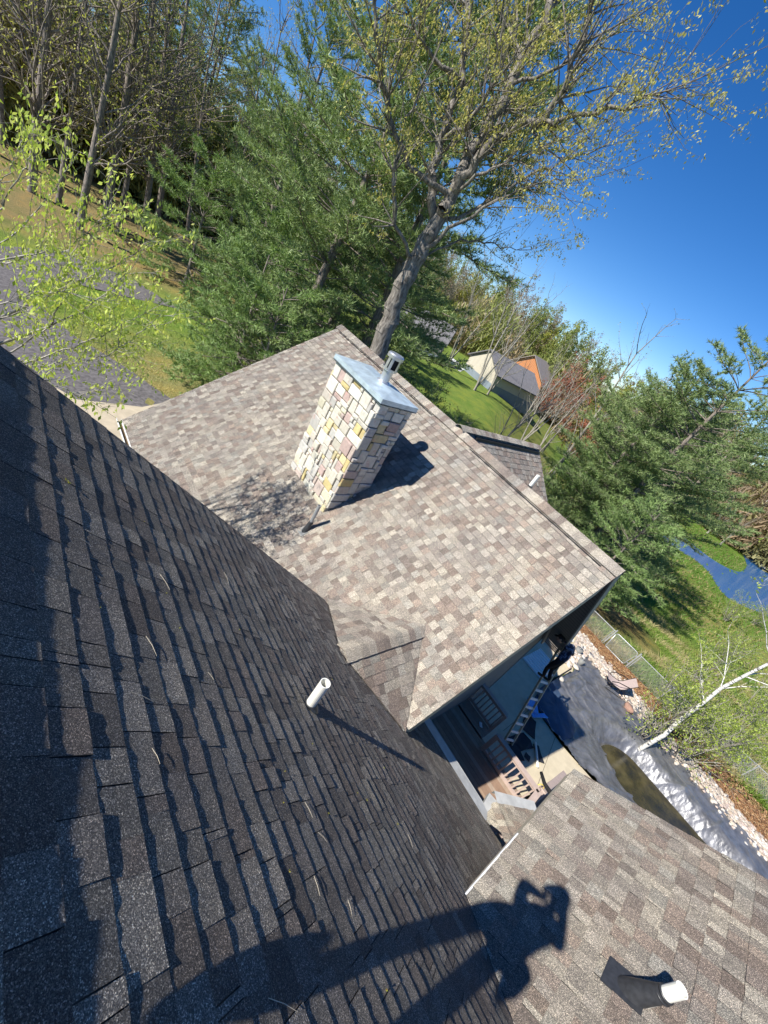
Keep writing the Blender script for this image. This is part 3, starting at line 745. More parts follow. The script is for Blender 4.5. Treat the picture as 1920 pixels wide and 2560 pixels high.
# ------------------------------------------------------------------ patio, pool cover, rocks, mulch
sheet('patio', [(9.9, 3.2), (9.9, -5.5), (13.5, -5.5), (13.9, -2.2), (13.75, -1.0), (13.85, 0), (14.3, .55), (16.1, .75), (17.8, .5), (18.9, .9), (18.8, 2.6), (15, 3.5)], .012, M['patio'], kind='structure')
mb = MB()
for a, b in (((11.5, -1.3), (13.75, -.75)), ((11.7, .3), (14.1, .35))): mb.bar((*a, PT + .014), (*b, PT + .014), .012, .006)
o = mb.build('patio_joint', M['mortar']); tag(o, kind='structure')
EP = [(18.9, .95), (17.7, .5), (16.1, .68), (14.8, .6), (14.25, .55), (13.9, 0), (13.72, -.6), (13.8, -1.0), (13.72, -1.7), (13.95, -2.2), (13.6, -4.5), (13.4, -9.9), (19.0, -9.9), (19.2, -7.5), (19.35, -5.3), (19.4, -3.1), (19.8, -1.6), (20.0, -.6), (20.3, .4), (20.1, 1.1)]
def inside(px, py, poly):
    c = np.zeros(px.shape, bool); n = len(poly); j = n - 1
    for i in range(n):
        xi, yi = poly[i]; xj, yj = poly[j]
        c ^= ((yi > py) != (yj > py)) & (px < (xj - xi) * (py - yi) / (yj - yi + 1e-12) + xi); j = i
    return c
xs = np.arange(13.2, 20.6, .035); ys = np.arange(-9.9, 1.3, .035); X, Y = np.meshgrid(xs, ys, indexing='ij')
def vnoise(X, Y, s, seed):
    r = np.random.default_rng(seed); g = r.random((97, 97)); a = X / s; b = Y / s; i = np.floor(a).astype(int); j = np.floor(b).astype(int); u = a - i; v = b - j
    u = u * u * (3 - 2 * u); v = v * v * (3 - 2 * v); q = lambda p, k: g[p % 97, k % 97]
    return (q(i, j) * (1 - u) + q(i + 1, j) * u) * (1 - v) + (q(i, j + 1) * (1 - u) + q(i + 1, j + 1) * u) * v
# pool basin: rounded end towards +y
xc = 16.25; hw = 2.0
dx = (X - xc) / hw; dy = np.where(Y > -3.2, (Y + 3.2) / 2.35, 0); rr = np.hypot(dx, dy)
wall_ = np.where(X > xc - .3, sstep(rr, .48, .92), np.clip(rr, 0, 1)); wall_ = np.maximum(wall_, np.clip((rr - .15) * .9, 0, 1) * (X <= xc))
Zp = PT + .035 - .62 * (1 - wall_)
tang = np.arctan2(dy, dx); 
slope = np.clip(1 - abs(rr - .78) / .3, 0, 1)
fine = np.abs(np.sin((Y + .25 * vnoise(X, Y, .25, 2)) * 34 + 5 * vnoise(X, Y, .5, 3))) 
Zp += slope * (.022 * (fine - .5) * (X > 15.5) + .035 * vnoise(X + Y * .2, Y, .11, 4) + .03 * vnoise(X, Y, .05, 14))
# sheet folds lying straight from the near edge
fold = (1 - np.abs(2 * vnoise(X * 1.0 - Y * .35, X * .25 + Y * .6, .42, 5) - 1)) ** 9
fold2 = (1 - np.abs(2 * vnoise(X * .25 + Y * .15, Y + X * .55, .5, 6) - 1)) ** 10
Zp += .05 * fold * (1 - slope * .6) + .045 * fold2 + .012 * vnoise(X, Y, .12, 8)
edge = EP
# distance from outline for the crumpled rim
P0 = np.array(EP); P1 = np.roll(P0, -1, 0); dist = np.full(X.shape, 9.0)
for a, b in zip(P0, P1):
    d = b - a; t = np.clip(((X - a[0]) * d[0] + (Y - a[1]) * d[1]) / (d @ d), 0, 1)
    dist = np.minimum(dist, np.hypot(X - a[0] - t * d[0], Y - a[1] - t * d[1]))
Zp += np.exp(-(dist / .13) ** 2) * (.05 * vnoise(X, Y, .11, 9) + .03)
# things under the sheet
Zp += .09 * sstep(1 - np.maximum(abs((X - 17.3) * .98 - (Y - .15) * .1) / .75, abs(Y - .1) / .28), 0, .35) * 1.0
In = inside(X, Y, EP)
idx = np.arange(X.size).reshape(X.shape)
keep = In[:-1, :-1] & In[1:, 1:] & In[1:, :-1] & In[:-1, 1:]
F = np.stack([idx[:-1, :-1], idx[1:, :-1], idx[1:, 1:], idx[:-1, 1:]], -1)[keep]
used_ = np.unique(F); remap = np.full(X.size, -1); remap[used_] = np.arange(len(used_)); V = np.stack([X, Y, Zp], -1).reshape(-1, 3)[used_]
mt, t, b = nodes_of('black_plastic_cover'); v = coord(t)
n1 = noise(t, v, 3.0, 5); t.links.new(ramp(t, n1, [(.35, (.15, .15, .155)), (.65, (.27, .27, .28))]), b.inputs['Base Color'])
b.inputs['Roughness'].default_value = .4; b.inputs['Metallic'].default_value = .55; b.inputs['Specular IOR Level'].default_value = .8
bump(t, b, noise(t, v, 16, 4, .6), .5, .02); M['cover'] = mt
o = np_mesh('pool_cover', V, remap[F], np.ones((len(V), 3)), M['cover'], smooth=True)
tag(o, 'wrinkled shiny black plastic cover sagging into the pool beside the tan patio', 'pool cover')
mt, t, b = nodes_of('murky_water'); v = coord(t); n1 = noise(t, v, 1.8, 6, .65)
t.links.new(ramp(t, n1, [(.35, (.02, .019, .013)), (.5, (.045, .038, .017)), (.7, (.085, .07, .032))]), b.inputs['Base Color']); b.inputs['Roughness'].default_value = .18
M['murk'] = mt
wp = [(xc + 1.22 * math.cos(a) * 1.0, -3.2 + 1.25 * math.sin(a)) for a in np.linspace(0, math.pi, 24)] + [(xc - 1.22, -9.3), (xc + 1.22, -9.3)]
o = sheet('puddle', wp, 0, M['murk'], kind=None, absz=PT - .40); tag(o, 'murky olive water collected in the sagging black pool cover', 'puddle')
# dark cloth lying over the near corner of the cover
mb = MB(); r2 = random.Random(9)
ctl = [(15.9, .72), (15.75, .1), (15.0, -.95), (14.5, -1.1), (13.85, -.95), (13.8, -.2), (14.1, .5), (14.9, .68)]
cx_, cy_ = 14.8, -.1; V = []; F = []
for ring, k in enumerate((1.0, .8, .55, .25)):
    for i in range(32):
        t_ = i / 32 * len(ctl); i0 = int(t_); f_ = t_ - i0; p = np.array(ctl[i0]) * (1 - f_) + np.array(ctl[(i0 + 1) % len(ctl)]) * f_
        V.append((cx_ + (p[0] - cx_) * k, cy_ + (p[1] - cy_) * k, PT + .13 + r2.uniform(0, .025) + (-.07 if ring == 0 else 0)))
V.append((cx_, cy_, PT + .14))
for r_ in range(3): F += [(r_ * 32 + i, r_ * 32 + (i + 1) % 32, r_ * 32 + 32 + (i + 1) % 32, r_ * 32 + 32 + i) for i in range(32)]
F += [(96 + i, 96 + (i + 1) % 32, 128) for i in range(32)]
mb.add(V, F); M['navy'] = simple('dark_blue_tarp', (.045, .075, .13), .5, 0, .25, 4, .3)
o = mb.build('tarp', M['navy'], smooth=True); tag(o, 'dark blue tarp spread flat at the near corner of the pool cover, in shade', 'tarp')

def rocks(name, pos, sizes, cols, mat, rs, parent=None):
    """rounded boulders of many facets in one mesh"""
    V = []; F = []; C = []; n = 0; base = []
    for la in (-.6, 0, .6):
        for j in range(6): a = 2 * math.pi * (j + (la == 0) * .5) / 6; base.append((math.cos(a) * math.cos(la * 1.3), math.sin(a) * math.cos(la * 1.3), math.sin(la * 1.3)))
    base += [(0, 0, -1), (0, 0, 1)]; base = np.array(base)
    f0 = [(r * 6 + j, r * 6 + (j + 1) % 6, (r + 1) * 6 + (j + 1) % 6) for r in range(2) for j in range(6)] + [(r * 6 + j, (r + 1) * 6 + (j + 1) % 6, (r + 1) * 6 + j) for r in range(2) for j in range(6)]
    f0 += [(18, (j + 1) % 6, j) for j in range(6)] + [(19, 12 + j, 12 + (j + 1) % 6) for j in range(6)]
    for p, s_, c in zip(pos, sizes, cols):
        b_ = base * (1 + rs.normal(0, .12, (20, 1))); a = rs.random() * 6.28; R = np.array([[math.cos(a), -math.sin(a), 0], [math.sin(a), math.cos(a), 0], [0, 0, 1]])
        b_ = (b_ * np.array([1.0, rs.uniform(.65, .95), rs.uniform(.4, .7)])) @ R.T * s_
        V.append(b_ + p); F.append(np.array(f0) + n); C.append(np.tile(c, (20, 1))); n += 20
    return np_mesh(name, np.concatenate(V), np.concatenate(F), np.concatenate(C), mat, parent)
rs = np.random.default_rng(11)
Lr = np.array([(20.1, 2.2), (20.6, 1.2), (20.15, -.3), (20.2, -1.7), (19.75, -3.2), (19.75, -5.4), (19.5, -7.5), (19.4, -10)])
pos = []; 
for i in range(5200):
    t_ = rs.random() * (len(Lr) - 1.001); k = int(t_); p = Lr[k] * (1 - (t_ - k)) + Lr[k + 1] * (t_ - k)
    q = rs.normal(0, .26); pos.append((p[0] + q, p[1] + rs.normal(0, .1), PT + .03 + rs.random() * .07))
RC = np.array([(.55, .47, .38), (.62, .55, .47), (.5, .4, .31), (.66, .62, .56), (.52, .42, .36), (.42, .36, .3)])
o = rocks('rock_border', pos, rs.uniform(.045, .11, len(pos)), RC[rs.integers(0, 6, len(pos))] * rs.uniform(.8, 1.15, (len(pos), 1)), M['rock'], rs)
tag(o, 'border of pale tan rocks along the far side of the pool', 'rocks', kind='stuff')
pos = []
for i in range(900):
    pos.append((rs.uniform(17.8, 19.9), rs.uniform(.7, 2.3), PT + .03 + rs.random() * .05))
o = rocks('gravel_bed', pos, rs.uniform(.06, .14, len(pos)), RC[rs.integers(0, 6, len(pos))] * rs.uniform(.9, 1.2, (len(pos), 1)), M['rock'], rs); tag(o, 'bed of cream coloured rocks at the end of the patio', 'rocks', kind='stuff')
for (px, py, s_, lb) in ((1402, 1697, .16, 'oval cream rock holding down the cover near the dark blue tarp'), (1440, 1668, .17, 'oval cream rock holding down the cover nearest the plank'), (1349, 1738, .13, 'small grey rock on the corner of the dark blue tarp'), (1372, 1722, .12, 'dark rounded rock on the far edge of the dark blue tarp'), (1571, 1770, .3, 'flat reddish rock beside the foot of the patio chair')):
    p = at_z(px, py, PT + .12); c = (.36, .22, .17) if 'reddish' in lb else (.66, .6, .5) if 'cream' in lb else (.25, .24, .23)
    o = rocks('rock', [(0, 0, 0)], [s_], [c], M['rock'], rs); o.location = tuple(p); tag(o, lb, 'rock')
# mulch band
mt = M['mulch']
sheet('mulch_bed', [(20.4, 2.8), (20.7, .6), (20.5, -1.2), (20.2, -3.1), (20.1, -5.4), (19.8, -9.9), (21.9, -9.9), (21.6, -7), (21.2, -5.2), (21.4, -3.6), (22.2, -2.0), (22.2, .8), (23.4, 2.6), (23, 4)], .035, mt, kind='structure', col=(.34, .18, .09))
pos = np.stack([rs.uniform(20.3, 22.1, 9000), rs.uniform(-9.5, 3, 9000)], -1); z = terr(pos[:, 0], pos[:, 1]) + rs.uniform(.04, .09, 9000)
def chips(name, P, L, W_, cols, mat, rs, flat=.25):
    n = len(P); a = rs.random(n) * 6.28; d = np.stack([np.cos(a), np.sin(a), rs.normal(0, flat, n)], -1) * L[:, None] / 2; e = np.stack([-np.sin(a), np.cos(a), rs.normal(0, flat, n)], -1) * W_[:, None] / 2
    V = np.stack([P - d - e, P + d - e, P + d + e, P - d + e], 1).reshape(-1, 3)
    return np_mesh(name, V, np.arange(4 * n).reshape(n, 4), np.repeat(cols, 4, 0), mat)
mc = np.array([(.42, .24, .11), (.3, .15, .08), (.5, .34, .19), (.16, .09, .05), (.45, .28, .14)])[rs.integers(0, 5, 9000)]
o = chips('bark_mulch', np.c_[pos, z], rs.uniform(.04, .12, 9000), rs.uniform(.015, .04, 9000), mc, M['mulch'], rs); tag(o, 'orange brown bark mulch beside the chain link gate', 'mulch', kind='stuff')

# grass blades and dead stalks in the wild ground below the fence, on the lawn edge and by the pool
def blades(name, P, H, W_, cols, rs, lean=.5):
    n = len(P); a = rs.random(n) * 6.28; s_ = np.stack([np.cos(a), np.sin(a), np.zeros(n)], -1) * W_[:, None]
    top = np.stack([rs.normal(0, lean, n), rs.normal(0, lean, n), np.ones(n)], -1) * H[:, None]
    V = np.stack([P - s_, P + s_, P + top], 1).reshape(-1, 3)
    return np_mesh(name, V, np.arange(3 * n).reshape(n, 3), np.repeat(cols, 3, 0), M['leaf'])
n = 60000; x = 22.2 + rs.random(n) ** 1.5 * 30; y = rs.uniform(-16, 9, n) * (x / 34); z = terr(x, y)
pc = np.sin(x * .9 + 1.3 * np.sin(y * .7)) * np.sin(y * 1.1 + np.sin(x * .6)) + rs.normal(0, .35, n)
cg = np.array([.2, .3, .055]); cd = np.array([.5, .43, .22]); cc = np.where((pc > .15)[:, None], cd, cg) * rs.uniform(.6, 1.3, (n, 1))
k = np.hypot(x - 29, y - 4) > 5.5
o = blades('wild_grass', np.c_[x, y, z][k], rs.uniform(.12, .38, n)[k], rs.uniform(.012, .03, n)[k], cc[k], rs, .7); tag(o, 'rough green and straw coloured grass on the slope to the pond', 'grass', kind='stuff')
n = 45000; th = np.radians(rs.uniform(52, 90, n)); r = rs.uniform(15, 36, n); x = r * np.cos(th); y = r * np.sin(th); z = terr(x, y)
isl = [np.array(p) for p in inner] + [np.array([9.5, 15.5]), np.array([16, 18]), np.array([19, 27]), np.array([17, 34]), np.array([12, 33])]
k = inside(x, y, isl); q = np.hypot(x - 7.5, y - 17.5)
cc = np.where((q + rs.normal(0, 2.2, n) < 6)[:, None], np.array([.5, .45, .19]), np.array([.21, .31, .06])) * rs.uniform(.6, 1.35, (n, 1))
o = blades('lawn_grass', np.c_[x, y, z][k], rs.uniform(.03, .08, n)[k], rs.uniform(.01, .025, n)[k], cc[k], rs, 1.2); tag(o, 'short lawn grass on the island inside the driveway loop', 'grass', kind='stuff')

# ------------------------------------------------------------------ chain link fence and gate
def fence_pt(px, py): return at_ground(px, py)
fence = empty('chain_link_fence', (22.15, -3, PT)); tag(fence, 'grey chain link fence running across the slope behind the pool', 'fence')
gate = empty('chain_link_gate', (22.15, .1, PT)); tag(gate, 'closed chain link gate with rounded frame between paired posts', 'gate')
FH = .98
def mesh_panel(a, b, z0, z1, step, parent, name='wire_mesh', r=.0032):
    a = np.array(a, float); b = np.array(b, float); L = np.linalg.norm(b - a); d = (b - a) / L; H = z1 - z0; mb = MB(); n = int(L / step)
    V = []; F = []
    def strip(p, q):
        u = (q - p) / np.linalg.norm(q - p); s_ = np.array([-u[2] * d[0], -u[2] * d[1], u @ np.array([*d, 0])]) * r; e_ = np.array([d[1], -d[0], 0]) * r
        k0 = len(V); V.extend([p - s_, p + s_, q + s_, q - s_, p - e_, p + e_, q + e_, q - e_]); F.extend([(k0, k0 + 1, k0 + 2, k0 + 3), (k0 + 4, k0 + 5, k0 + 6, k0 + 7)])
    s_ = -H
    while s_ < L:
        for sg in (1, -1):
            u0, u1 = (s_, s_ + H) if sg > 0 else (s_ + H, s_); w0, w1 = z0, z1
            lo, hi = min(u0, u1), max(u0, u1)
            c0, c1 = max(lo, 0), min(hi, L)
            if c1 - c0 > .02:
                f = lambda u: z0 + H * ((u - s_) / H if sg > 0 else 1 - (u - s_) / H)
                p = np.array([*(a + d * c0), f(c0)]); q = np.array([*(a + d * c1), f(c1)]); strip(p, q)
        s_ += step
    mb.add(V, F); return bparent(mb, name, M['chainlink'], parent)
fx_ = 22.15
runs = [((fx_, 4.2), (fx_, 2.2)), ((fx_, 2.2), (fx_, .72)), ((fx_, -.58), (fx_, -2.35)), ((fx_, -2.35), (fx_, -4.2)), ((fx_ + .1, -4.2), (fx_ + .4, -6.1)), ((fx_ + .4, -6.1), (fx_ + .6, -9.0))]
for a, b in runs:
    mesh_panel(a, b, PT + .04, PT + FH, .075, fence)
    mb = MB(); mb.tube([(*a, PT + FH), (*b, PT + FH)], .018, 6); bparent(mb, 'top_rail', M['chainlink'], fence)
for a in [(fx_, 4.2), (fx_, 2.2), (fx_, -2.35), (fx_ + .4, -6.1)]:
    mb = MB(); mb.tube([(*a, PT - .3), (*a, PT + FH + .05)], .025, 8); bparent(mb, 'post', M['chainlink'], fence)
for yy in (.74, -.62):
    mb = MB(); mb.tube([(fx_, yy, PT - .2), (fx_, yy, PT + FH + .1)], .035, 8); mb.tube([(fx_, yy + (.09 if yy > 0 else -.09), PT), (fx_, yy + (.09 if yy > 0 else -.09), PT + FH)], .02, 8)
    bparent(mb, 'gate_post', M['chainlink'], gate)
g0, g1, zz0, zz1, rc = .66, -.54, PT + .06, PT + FH, .12; pts = []
for (cy_, cz_, a0) in ((g0 - rc, zz1 - rc, 0), (g1 + rc, zz1 - rc, 1), (g1 + rc, zz0 + rc * .4, 2), (g0 - rc, zz0 + rc * .4, 3)):
    for q in range(4): a = math.pi / 2 * (a0 + q / 3); rr_ = rc if a0 < 2 else rc * .4; pts.append((fx_, cy_ + math.cos(a) * rr_ + (0 if a0 < 2 else 0), cz_ + math.sin(a) * rr_))
pts.append(pts[0]); mb = MB(); mb.tube(pts, .02, 8); bparent(mb, 'gate_frame', M['chainlink'], gate, True)
mesh_panel((fx_, .64), (fx_, -.52), PT + .08, PT + FH, .055, gate)
for z_ in (PT + .25, PT + .8):
    mb = MB(); mb.box(fx_ - .03, fx_ + .03, -.64, -.52, z_ - .03, z_ + .03); bparent(mb, 'hinge', M['alu'], gate)

# ------------------------------------------------------------------ chair by the pool
def make_chair(loc, rz):
    c = empty('patio_chair', loc, rz); tag(c, 'low patio chair with pinkish sling seat and black arms at the pool edge', 'chair')
    mb = MB(); prof = [(.62, .42), (.45, .36), (.2, .33), (0, .34), (-.1, .45), (-.2, .68), (-.34, .95)]
    V = [(x, y, z) for x, z in prof for y in (-.27, -.09, .09, .27)]; V += [(x, y, z - .015) for x, y, z in V]
    F = []
    for i in range(6):
        for j in range(3): k = i * 4 + j; F += [(k, k + 4, k + 5, k + 1), (28 + k, 29 + k, 33 + k, 32 + k)]
    mb.add(V, F); mb.build('sling', M['sling'], c, True)
    for s_ in (-1, 1):
        y = .29 * s_; mb = MB(); mb.tube([(.64, y, .43), (.45, y, .37), (.2, y, .34), (0, y, .35), (-.1, y, .46), (-.2, y, .69), (-.35, y, .97)], .014, 6); mb.build('side_rail', M['black'], c)
        mb = MB(); mb.tube([(.3, y, .34), (.5, y, .12), (.45, y, .01), (-.3, y, .01), (-.4, y, .15), (-.05, y, .38)], .014, 6); mb.build('leg', M['black'], c)
        mb = MB(); mb.tube([(-.2, y, .68), (.0, y * 1.1, .66), (.3, y * 1.1, .6), (.48, y * 1.05, .45), (.42, y, .36)], .02, 6); mb.build('armrest', M['black'], c)
    return c
make_chair((19.45, -.95, PT + .05), math.radians(118))

# ------------------------------------------------------------------ ladder
LB = np.array([11.40, -.05, PT + .03]); LT = LB + 4.0 * np.array([.19, .275, .94]); ladder = empty('ladder', LB); tag(ladder, 'aluminium extension ladder leaning from the patio to the gable, a man at its top', 'ladder')
LD = (LT - LB); LL = np.linalg.norm(LD); LD /= LL; LS = np.cross(LD, (.57, .82, 0)); LS /= np.linalg.norm(LS); LN = np.cross(LS, LD)
for s_ in (-1, 1):
    mb = MB(); a = LB + LS * .16 * s_; b = LT + LS * .16 * s_; mb.bar(a, b, .03, .07, LN); bparent(mb, 'side_rail', M['patio'], ladder)
    mb = MB(); mb.bar(a - LD * .05, a + LD * .02, .05, .12, LN); bparent(mb, 'foot', M['rubber'], ladder)
nr = int(LL / .305)
for i in range(nr):
    p = LB + LD * (.2 + i * .305); mb = MB(); mb.bar(p - LS * .16, p + LS * .16, .07, .035, LN); bparent(mb, 'rung', M['white'], ladder)

# ------------------------------------------------------------------ loose things on the patio and deck
def slab(name, px, py, z, l_, w_, th, a, mat, lab, cat, group=None, bend=0):
    p = at_z(px, py, z); mb = MB(); r_ = random.Random(int(px)); n = 7
    V = []; 
    out = [(-l_ / 2, -w_ / 2), (0, -w_ / 2 * r_.uniform(.7, 1)), (l_ / 2, -w_ / 2 * r_.uniform(.6, 1)), (l_ / 2 * r_.uniform(.8, 1.1), 0), (l_ / 2 * r_.uniform(.7, 1), w_ / 2), (0, w_ / 2 * r_.uniform(.8, 1.2)), (-l_ / 2, w_ / 2 * r_.uniform(.7, 1))]
    V = [(x, y, bend * r_.random()) for x, y in out] + [(x, y, th + bend * r_.random()) for x, y in out]
    mb.add(V, [tuple(range(n))[::-1], tuple(range(n, 2 * n))] + [(i, (i + 1) % n, n + (i + 1) % n, n + i) for i in range(n)])
    o = mb.build(name, mat); o.location = tuple(p); o.rotation_euler = (0, 0, a); tag(o, lab, cat, group); return o
slab('felt_sheet', 1324, 1815, PT + .02, .75, .5, .012, .4, M['felt'], 'square black felt scrap on the patio beside the ladder', 'scrap', 'felt scraps on the patio', .03)
slab('felt_sheet', 1300, 1858, PT + .02, .9, .55, .012, -.3, M['felt'], 'largest black felt scrap, crumpled by the ladder foot', 'scrap', 'felt scraps on the patio', .08)
slab('felt_sheet', 1287, 1880, PT + .05, .5, .45, .012, 1.1, M['felt'], 'pointed black felt scrap overlapping the railing side of the patio', 'scrap', 'felt scraps on the patio', .08)
slab('felt_sheet', 1345, 1884, PT + .02, .55, .25, .012, .9, M['felt'], 'narrow black felt scrap next to the pale tube', 'scrap', 'felt scraps on the patio', .04)
slab('felt_sheet', 1318, 1893, PT + .02, .22, .2, .012, .2, M['felt'], 'smallest black felt scrap on the patio', 'scrap', 'felt scraps on the patio', .02)
o = slab('blue_plastic_sheet', 1329, 1767, PT + .17, .5, .42, .05, .5, M['blue'], 'bright blue plastic sheet lying in the shade beside the dark tarp', 'plastic sheet', None, .08)
k = slab('strip', 1340, 1792, PT + .16, .75, .16, .03, -.5, M['blue'], None, None, None, .03)
k.parent = o; k.location = tuple(Vector(k.location) - o.location); k.rotation_euler = (0, 0, -.9)
KIDS[o.name] = []
mb = MB(); a = at_z(1338, 1855, PT + .06); b = at_z(1344, 1918, PT + .06); mb.tube([a - a, (b - a) * .5 + [.05, .03, .0], b - a], .04, 8); o = mb.build('tube', M['pvc'], smooth=True); o.location = tuple(a); tag(o, 'pale plastic tube lying on the patio across the shadow edge', 'tube')
# pallet of pale tiles and a plank at the worker's side
p = at_z(1350, 1660, PT); o = empty('roofing_panel', p); tag(o, 'pale ribbed panel lying on the patio behind the ladder', 'panel')
mb = MB(); mb.box(-.8, .8, -.5, .5, .02, .06)
mb.build('sheet', M['white'], o)
mb = MB()
for i in range(9): mb.box(-.78 + i * .185, -.72 + i * .185, -.49, .49, .06, .085)
mb.build('rib', M['white'], o)
a = at_z(1375, 1705, PT + .25); b = at_z(1428, 1672, PT + .25); mb = MB(); mb.bar((0, 0, 0), b - a, .05, .06); o = mb.build('bar', M['black']); o.location = tuple(a); tag(o, 'thin dark bar lying past the ladder on the tan edge of the patio', 'bar')
def pot(px, py, lab, r_=.17):
    p = at_z(px, py, PT); o = empty('bucket', p); tag(o, lab, 'bucket', 'buckets at the patio end')
    mb = MB(); mb.tube([(0, 0, 0), (0, 0, .02), (0, 0, .3), (0, 0, .3)], [r_ * .7, r_ * .75, r_, r_ * 1.06], 16, caps=False); mb.tube([(0, 0, .02), (0, 0, .03)], r_ * .74, 16); mb.build('pail', M['soffit'], o, True)
    mb = MB(); mb.tube([(r_ * math.cos(t), 0, .3 + r_ * .7 * math.sin(t)) for t in np.linspace(0, math.pi, 9)], .006, 5); mb.build('handle', M['alu'], o)
pot(1440, 1632, 'grey bucket standing on the rocks behind the man'); pot(1446, 1660, 'grey bucket closer to the plastic cover', .14)
mb = MB(); q = [at_z(*p) for p in [(1332, 2032, DZ + .05), (1336, 2010, DZ + .1), (1350, 1990, DZ + .4), (1356, 1975, CZ), (1362, 1965, CZ + .06), (1352, 1960, CZ + .05), (1345, 1962, CZ + .03)]]
mb.tube([p - q[0] for p in q], .012, 6); o = mb.build('cord', M['yellow'], smooth=True); o.location = tuple(q[0]); tag(o, 'yellow cord hanging over the deck railing', 'cord')
p = at_z(1362, 1975, CZ + .05); o = empty('tool_belt', p); tag(o, 'black tool belt slung over the corner of the deck railing', 'tool belt')
mb = MB(); mb.tube([(0, -.25, .0), (.05, -.1, .06), (.08, .1, .05), (.3, .3, .0)], [.05, .06, .05, .04], 8); mb.build('belt', M['black'], o, True)
mb = MB(); mb.tube([(0, -.28, 0), (-.03, -.3, -.25), (0, -.3, -.32)], [.06, .09, .04], 8); mb.build('pouch', M['black'], o, True)
o = slab('paper_scrap', 1202, 1812, DZ + .03, .16, .1, .01, .7, M['white'], 'small white scrap of paper on the dark deck', 'paper')
# twigs, catkins and leaf bits on the roofs
def lit(px, py, pl):                                   # point on a roof plane through a pixel
    r = ray(px, py); n_ = {'D': np.array([SP, 0, CP]), 'M': np.array([-SP, 0, CP])}[pl]
    c = {'D': n_ @ np.array([0, 0, zD(0) + .012]), 'M': n_ @ np.array([0, 0, zM(0) + .012])}[pl]; o_ = np.array([0, 0, CAMZ]); return o_ + r * ((c - n_ @ o_) / (n_ @ r))
TW = [(400, 1435, 425, 1475, 'long'), (365, 1590, 392, 1640, 'red'), (560, 1430, 572, 1460, 'a'), (670, 2495, 745, 2530, 'b'), (330, 1730, 385, 1755, 'c'), (380, 1870, 400, 1910, 'd'), (200, 1345, 222, 1360, 'e'), (762, 2005, 782, 2045, 'f'), (795, 2080, 818, 2105, 'g'), (785, 2190, 800, 2240, 'h'), (1020, 2085, 1032, 2120, 'i'), (870, 2250, 880, 2290, 'j'), (520, 1680, 535, 1700, 'k')]
for i, (x0, y0, x1, y1, _) in enumerate(TW):
    a = lit(x0, y0, 'D'); b = lit(x1, y1, 'D'); mid = (a + b) / 2 + (np.array([CP, 0, -SP]) * (.03 + .02 * (i % 3)) + np.array([SP, 0, CP]) * .015) * np.linalg.norm(b - a); mb = MB(); mb.tube([a * 0, mid - a, b - a], [.0011, .0011, .0006], 5)
    o = mb.build('twig', M['twig'] if 'twig' in M else M['fascia']); o.location = tuple(a); tag(o, 'thin dry pine needle or twig lying on the dark steep roof', 'twig', 'twigs on the dark roof')
a = lit(986, 1793, 'D'); b = lit(1012, 1770, 'M'); mb = MB(); mb.tube([a * 0, (b - a) * .5 + [.02, .0, .03], b - a + [0, 0, .03]], [.007, .008, .004], 6); mb.tube([(b - a) * .5 + [.02, 0, .03], (b - a) * .8 + [.08, -.06, .05]], [.005, .003], 5)
o = mb.build('stick', M['darkbark']); o.location = tuple(a); tag(o, 'forked dark stick lodged where the saddle drains between the roofs', 'stick')
r3 = random.Random(4); CK = [(165, 1200, 8), (172, 1208, 8), (360, 1305, 5), (415, 1483, 6), (598, 1575, 6), (916, 2000, 7), (820, 2035, 9), (993, 2060, 8), (722, 2178, 6), (712, 1930, 5), (893, 1983, 5), (965, 2478, 6), (830, 1698, 6), (448, 1570, 4), (707, 2007, 5), (250, 1520, 4), (780, 1860, 4), (960, 1920, 4)]
for px, py, s_ in CK:
    p = lit(px, py, 'D'); mb = MB(); d_ = np.linalg.norm(p - [0, 0, 10]); q = s_ * d_ / FPX * .5
    for k in range(5):
        a_ = r3.random() * 6.28; e = np.array([math.cos(a_) * CP, math.sin(a_), -math.cos(a_) * SP]) * q * r3.uniform(.5, 1.3); f_ = np.cross(e, (SP, 0, CP)) * .35; u = np.array([SP, 0, CP]) * .006
        mb.add([-e * .2, e * .5 + f_ + u * r3.random(), e + u, e * .5 - f_ + u * r3.random()], [(0, 1, 2, 3)], (.5, .52, .08) if r3.random() < .7 else (.45, .25, .08))
    o = mb.build('fallen_bud', M['leaf']); o.location = tuple(p); tag(o, 'small yellow green tree bud fallen on the dark steep roof', 'bud', 'fallen buds on the dark roof')

# ------------------------------------------------------------------ trees
def prisms(P0, P1, R0, R1, n):
    P0, P1 = np.asarray(P0, float), np.asarray(P1, float); D = P1 - P0; D /= np.linalg.norm(D, axis=1, keepdims=True) + 1e-9
    ref = np.where(np.abs(D[:, 2:3]) > .9, np.array([[1.0, 0, 0]]), np.array([[0, 0, 1.0]])); A = np.cross(D, ref); A /= np.linalg.norm(A, axis=1, keepdims=True) + 1e-9; B = np.cross(D, A)
    V = []
    for P, R in ((P0, R0), (P1, R1)):
        for j in range(n):
            t_ = 2 * math.pi * j / n; V.append(P + (A * math.cos(t_) + B * math.sin(t_)) * np.asarray(R)[:, None])
    V = np.stack(V, 1); k = np.arange(len(P0))[:, None] * 2 * n
    F = np.stack([np.stack([k[:, 0] + j, k[:, 0] + (j + 1) % n, k[:, 0] + n + (j + 1) % n, k[:, 0] + n + j], -1) for j in range(n)], 1).reshape(-1, 4)
    return V.reshape(-1, 3), F
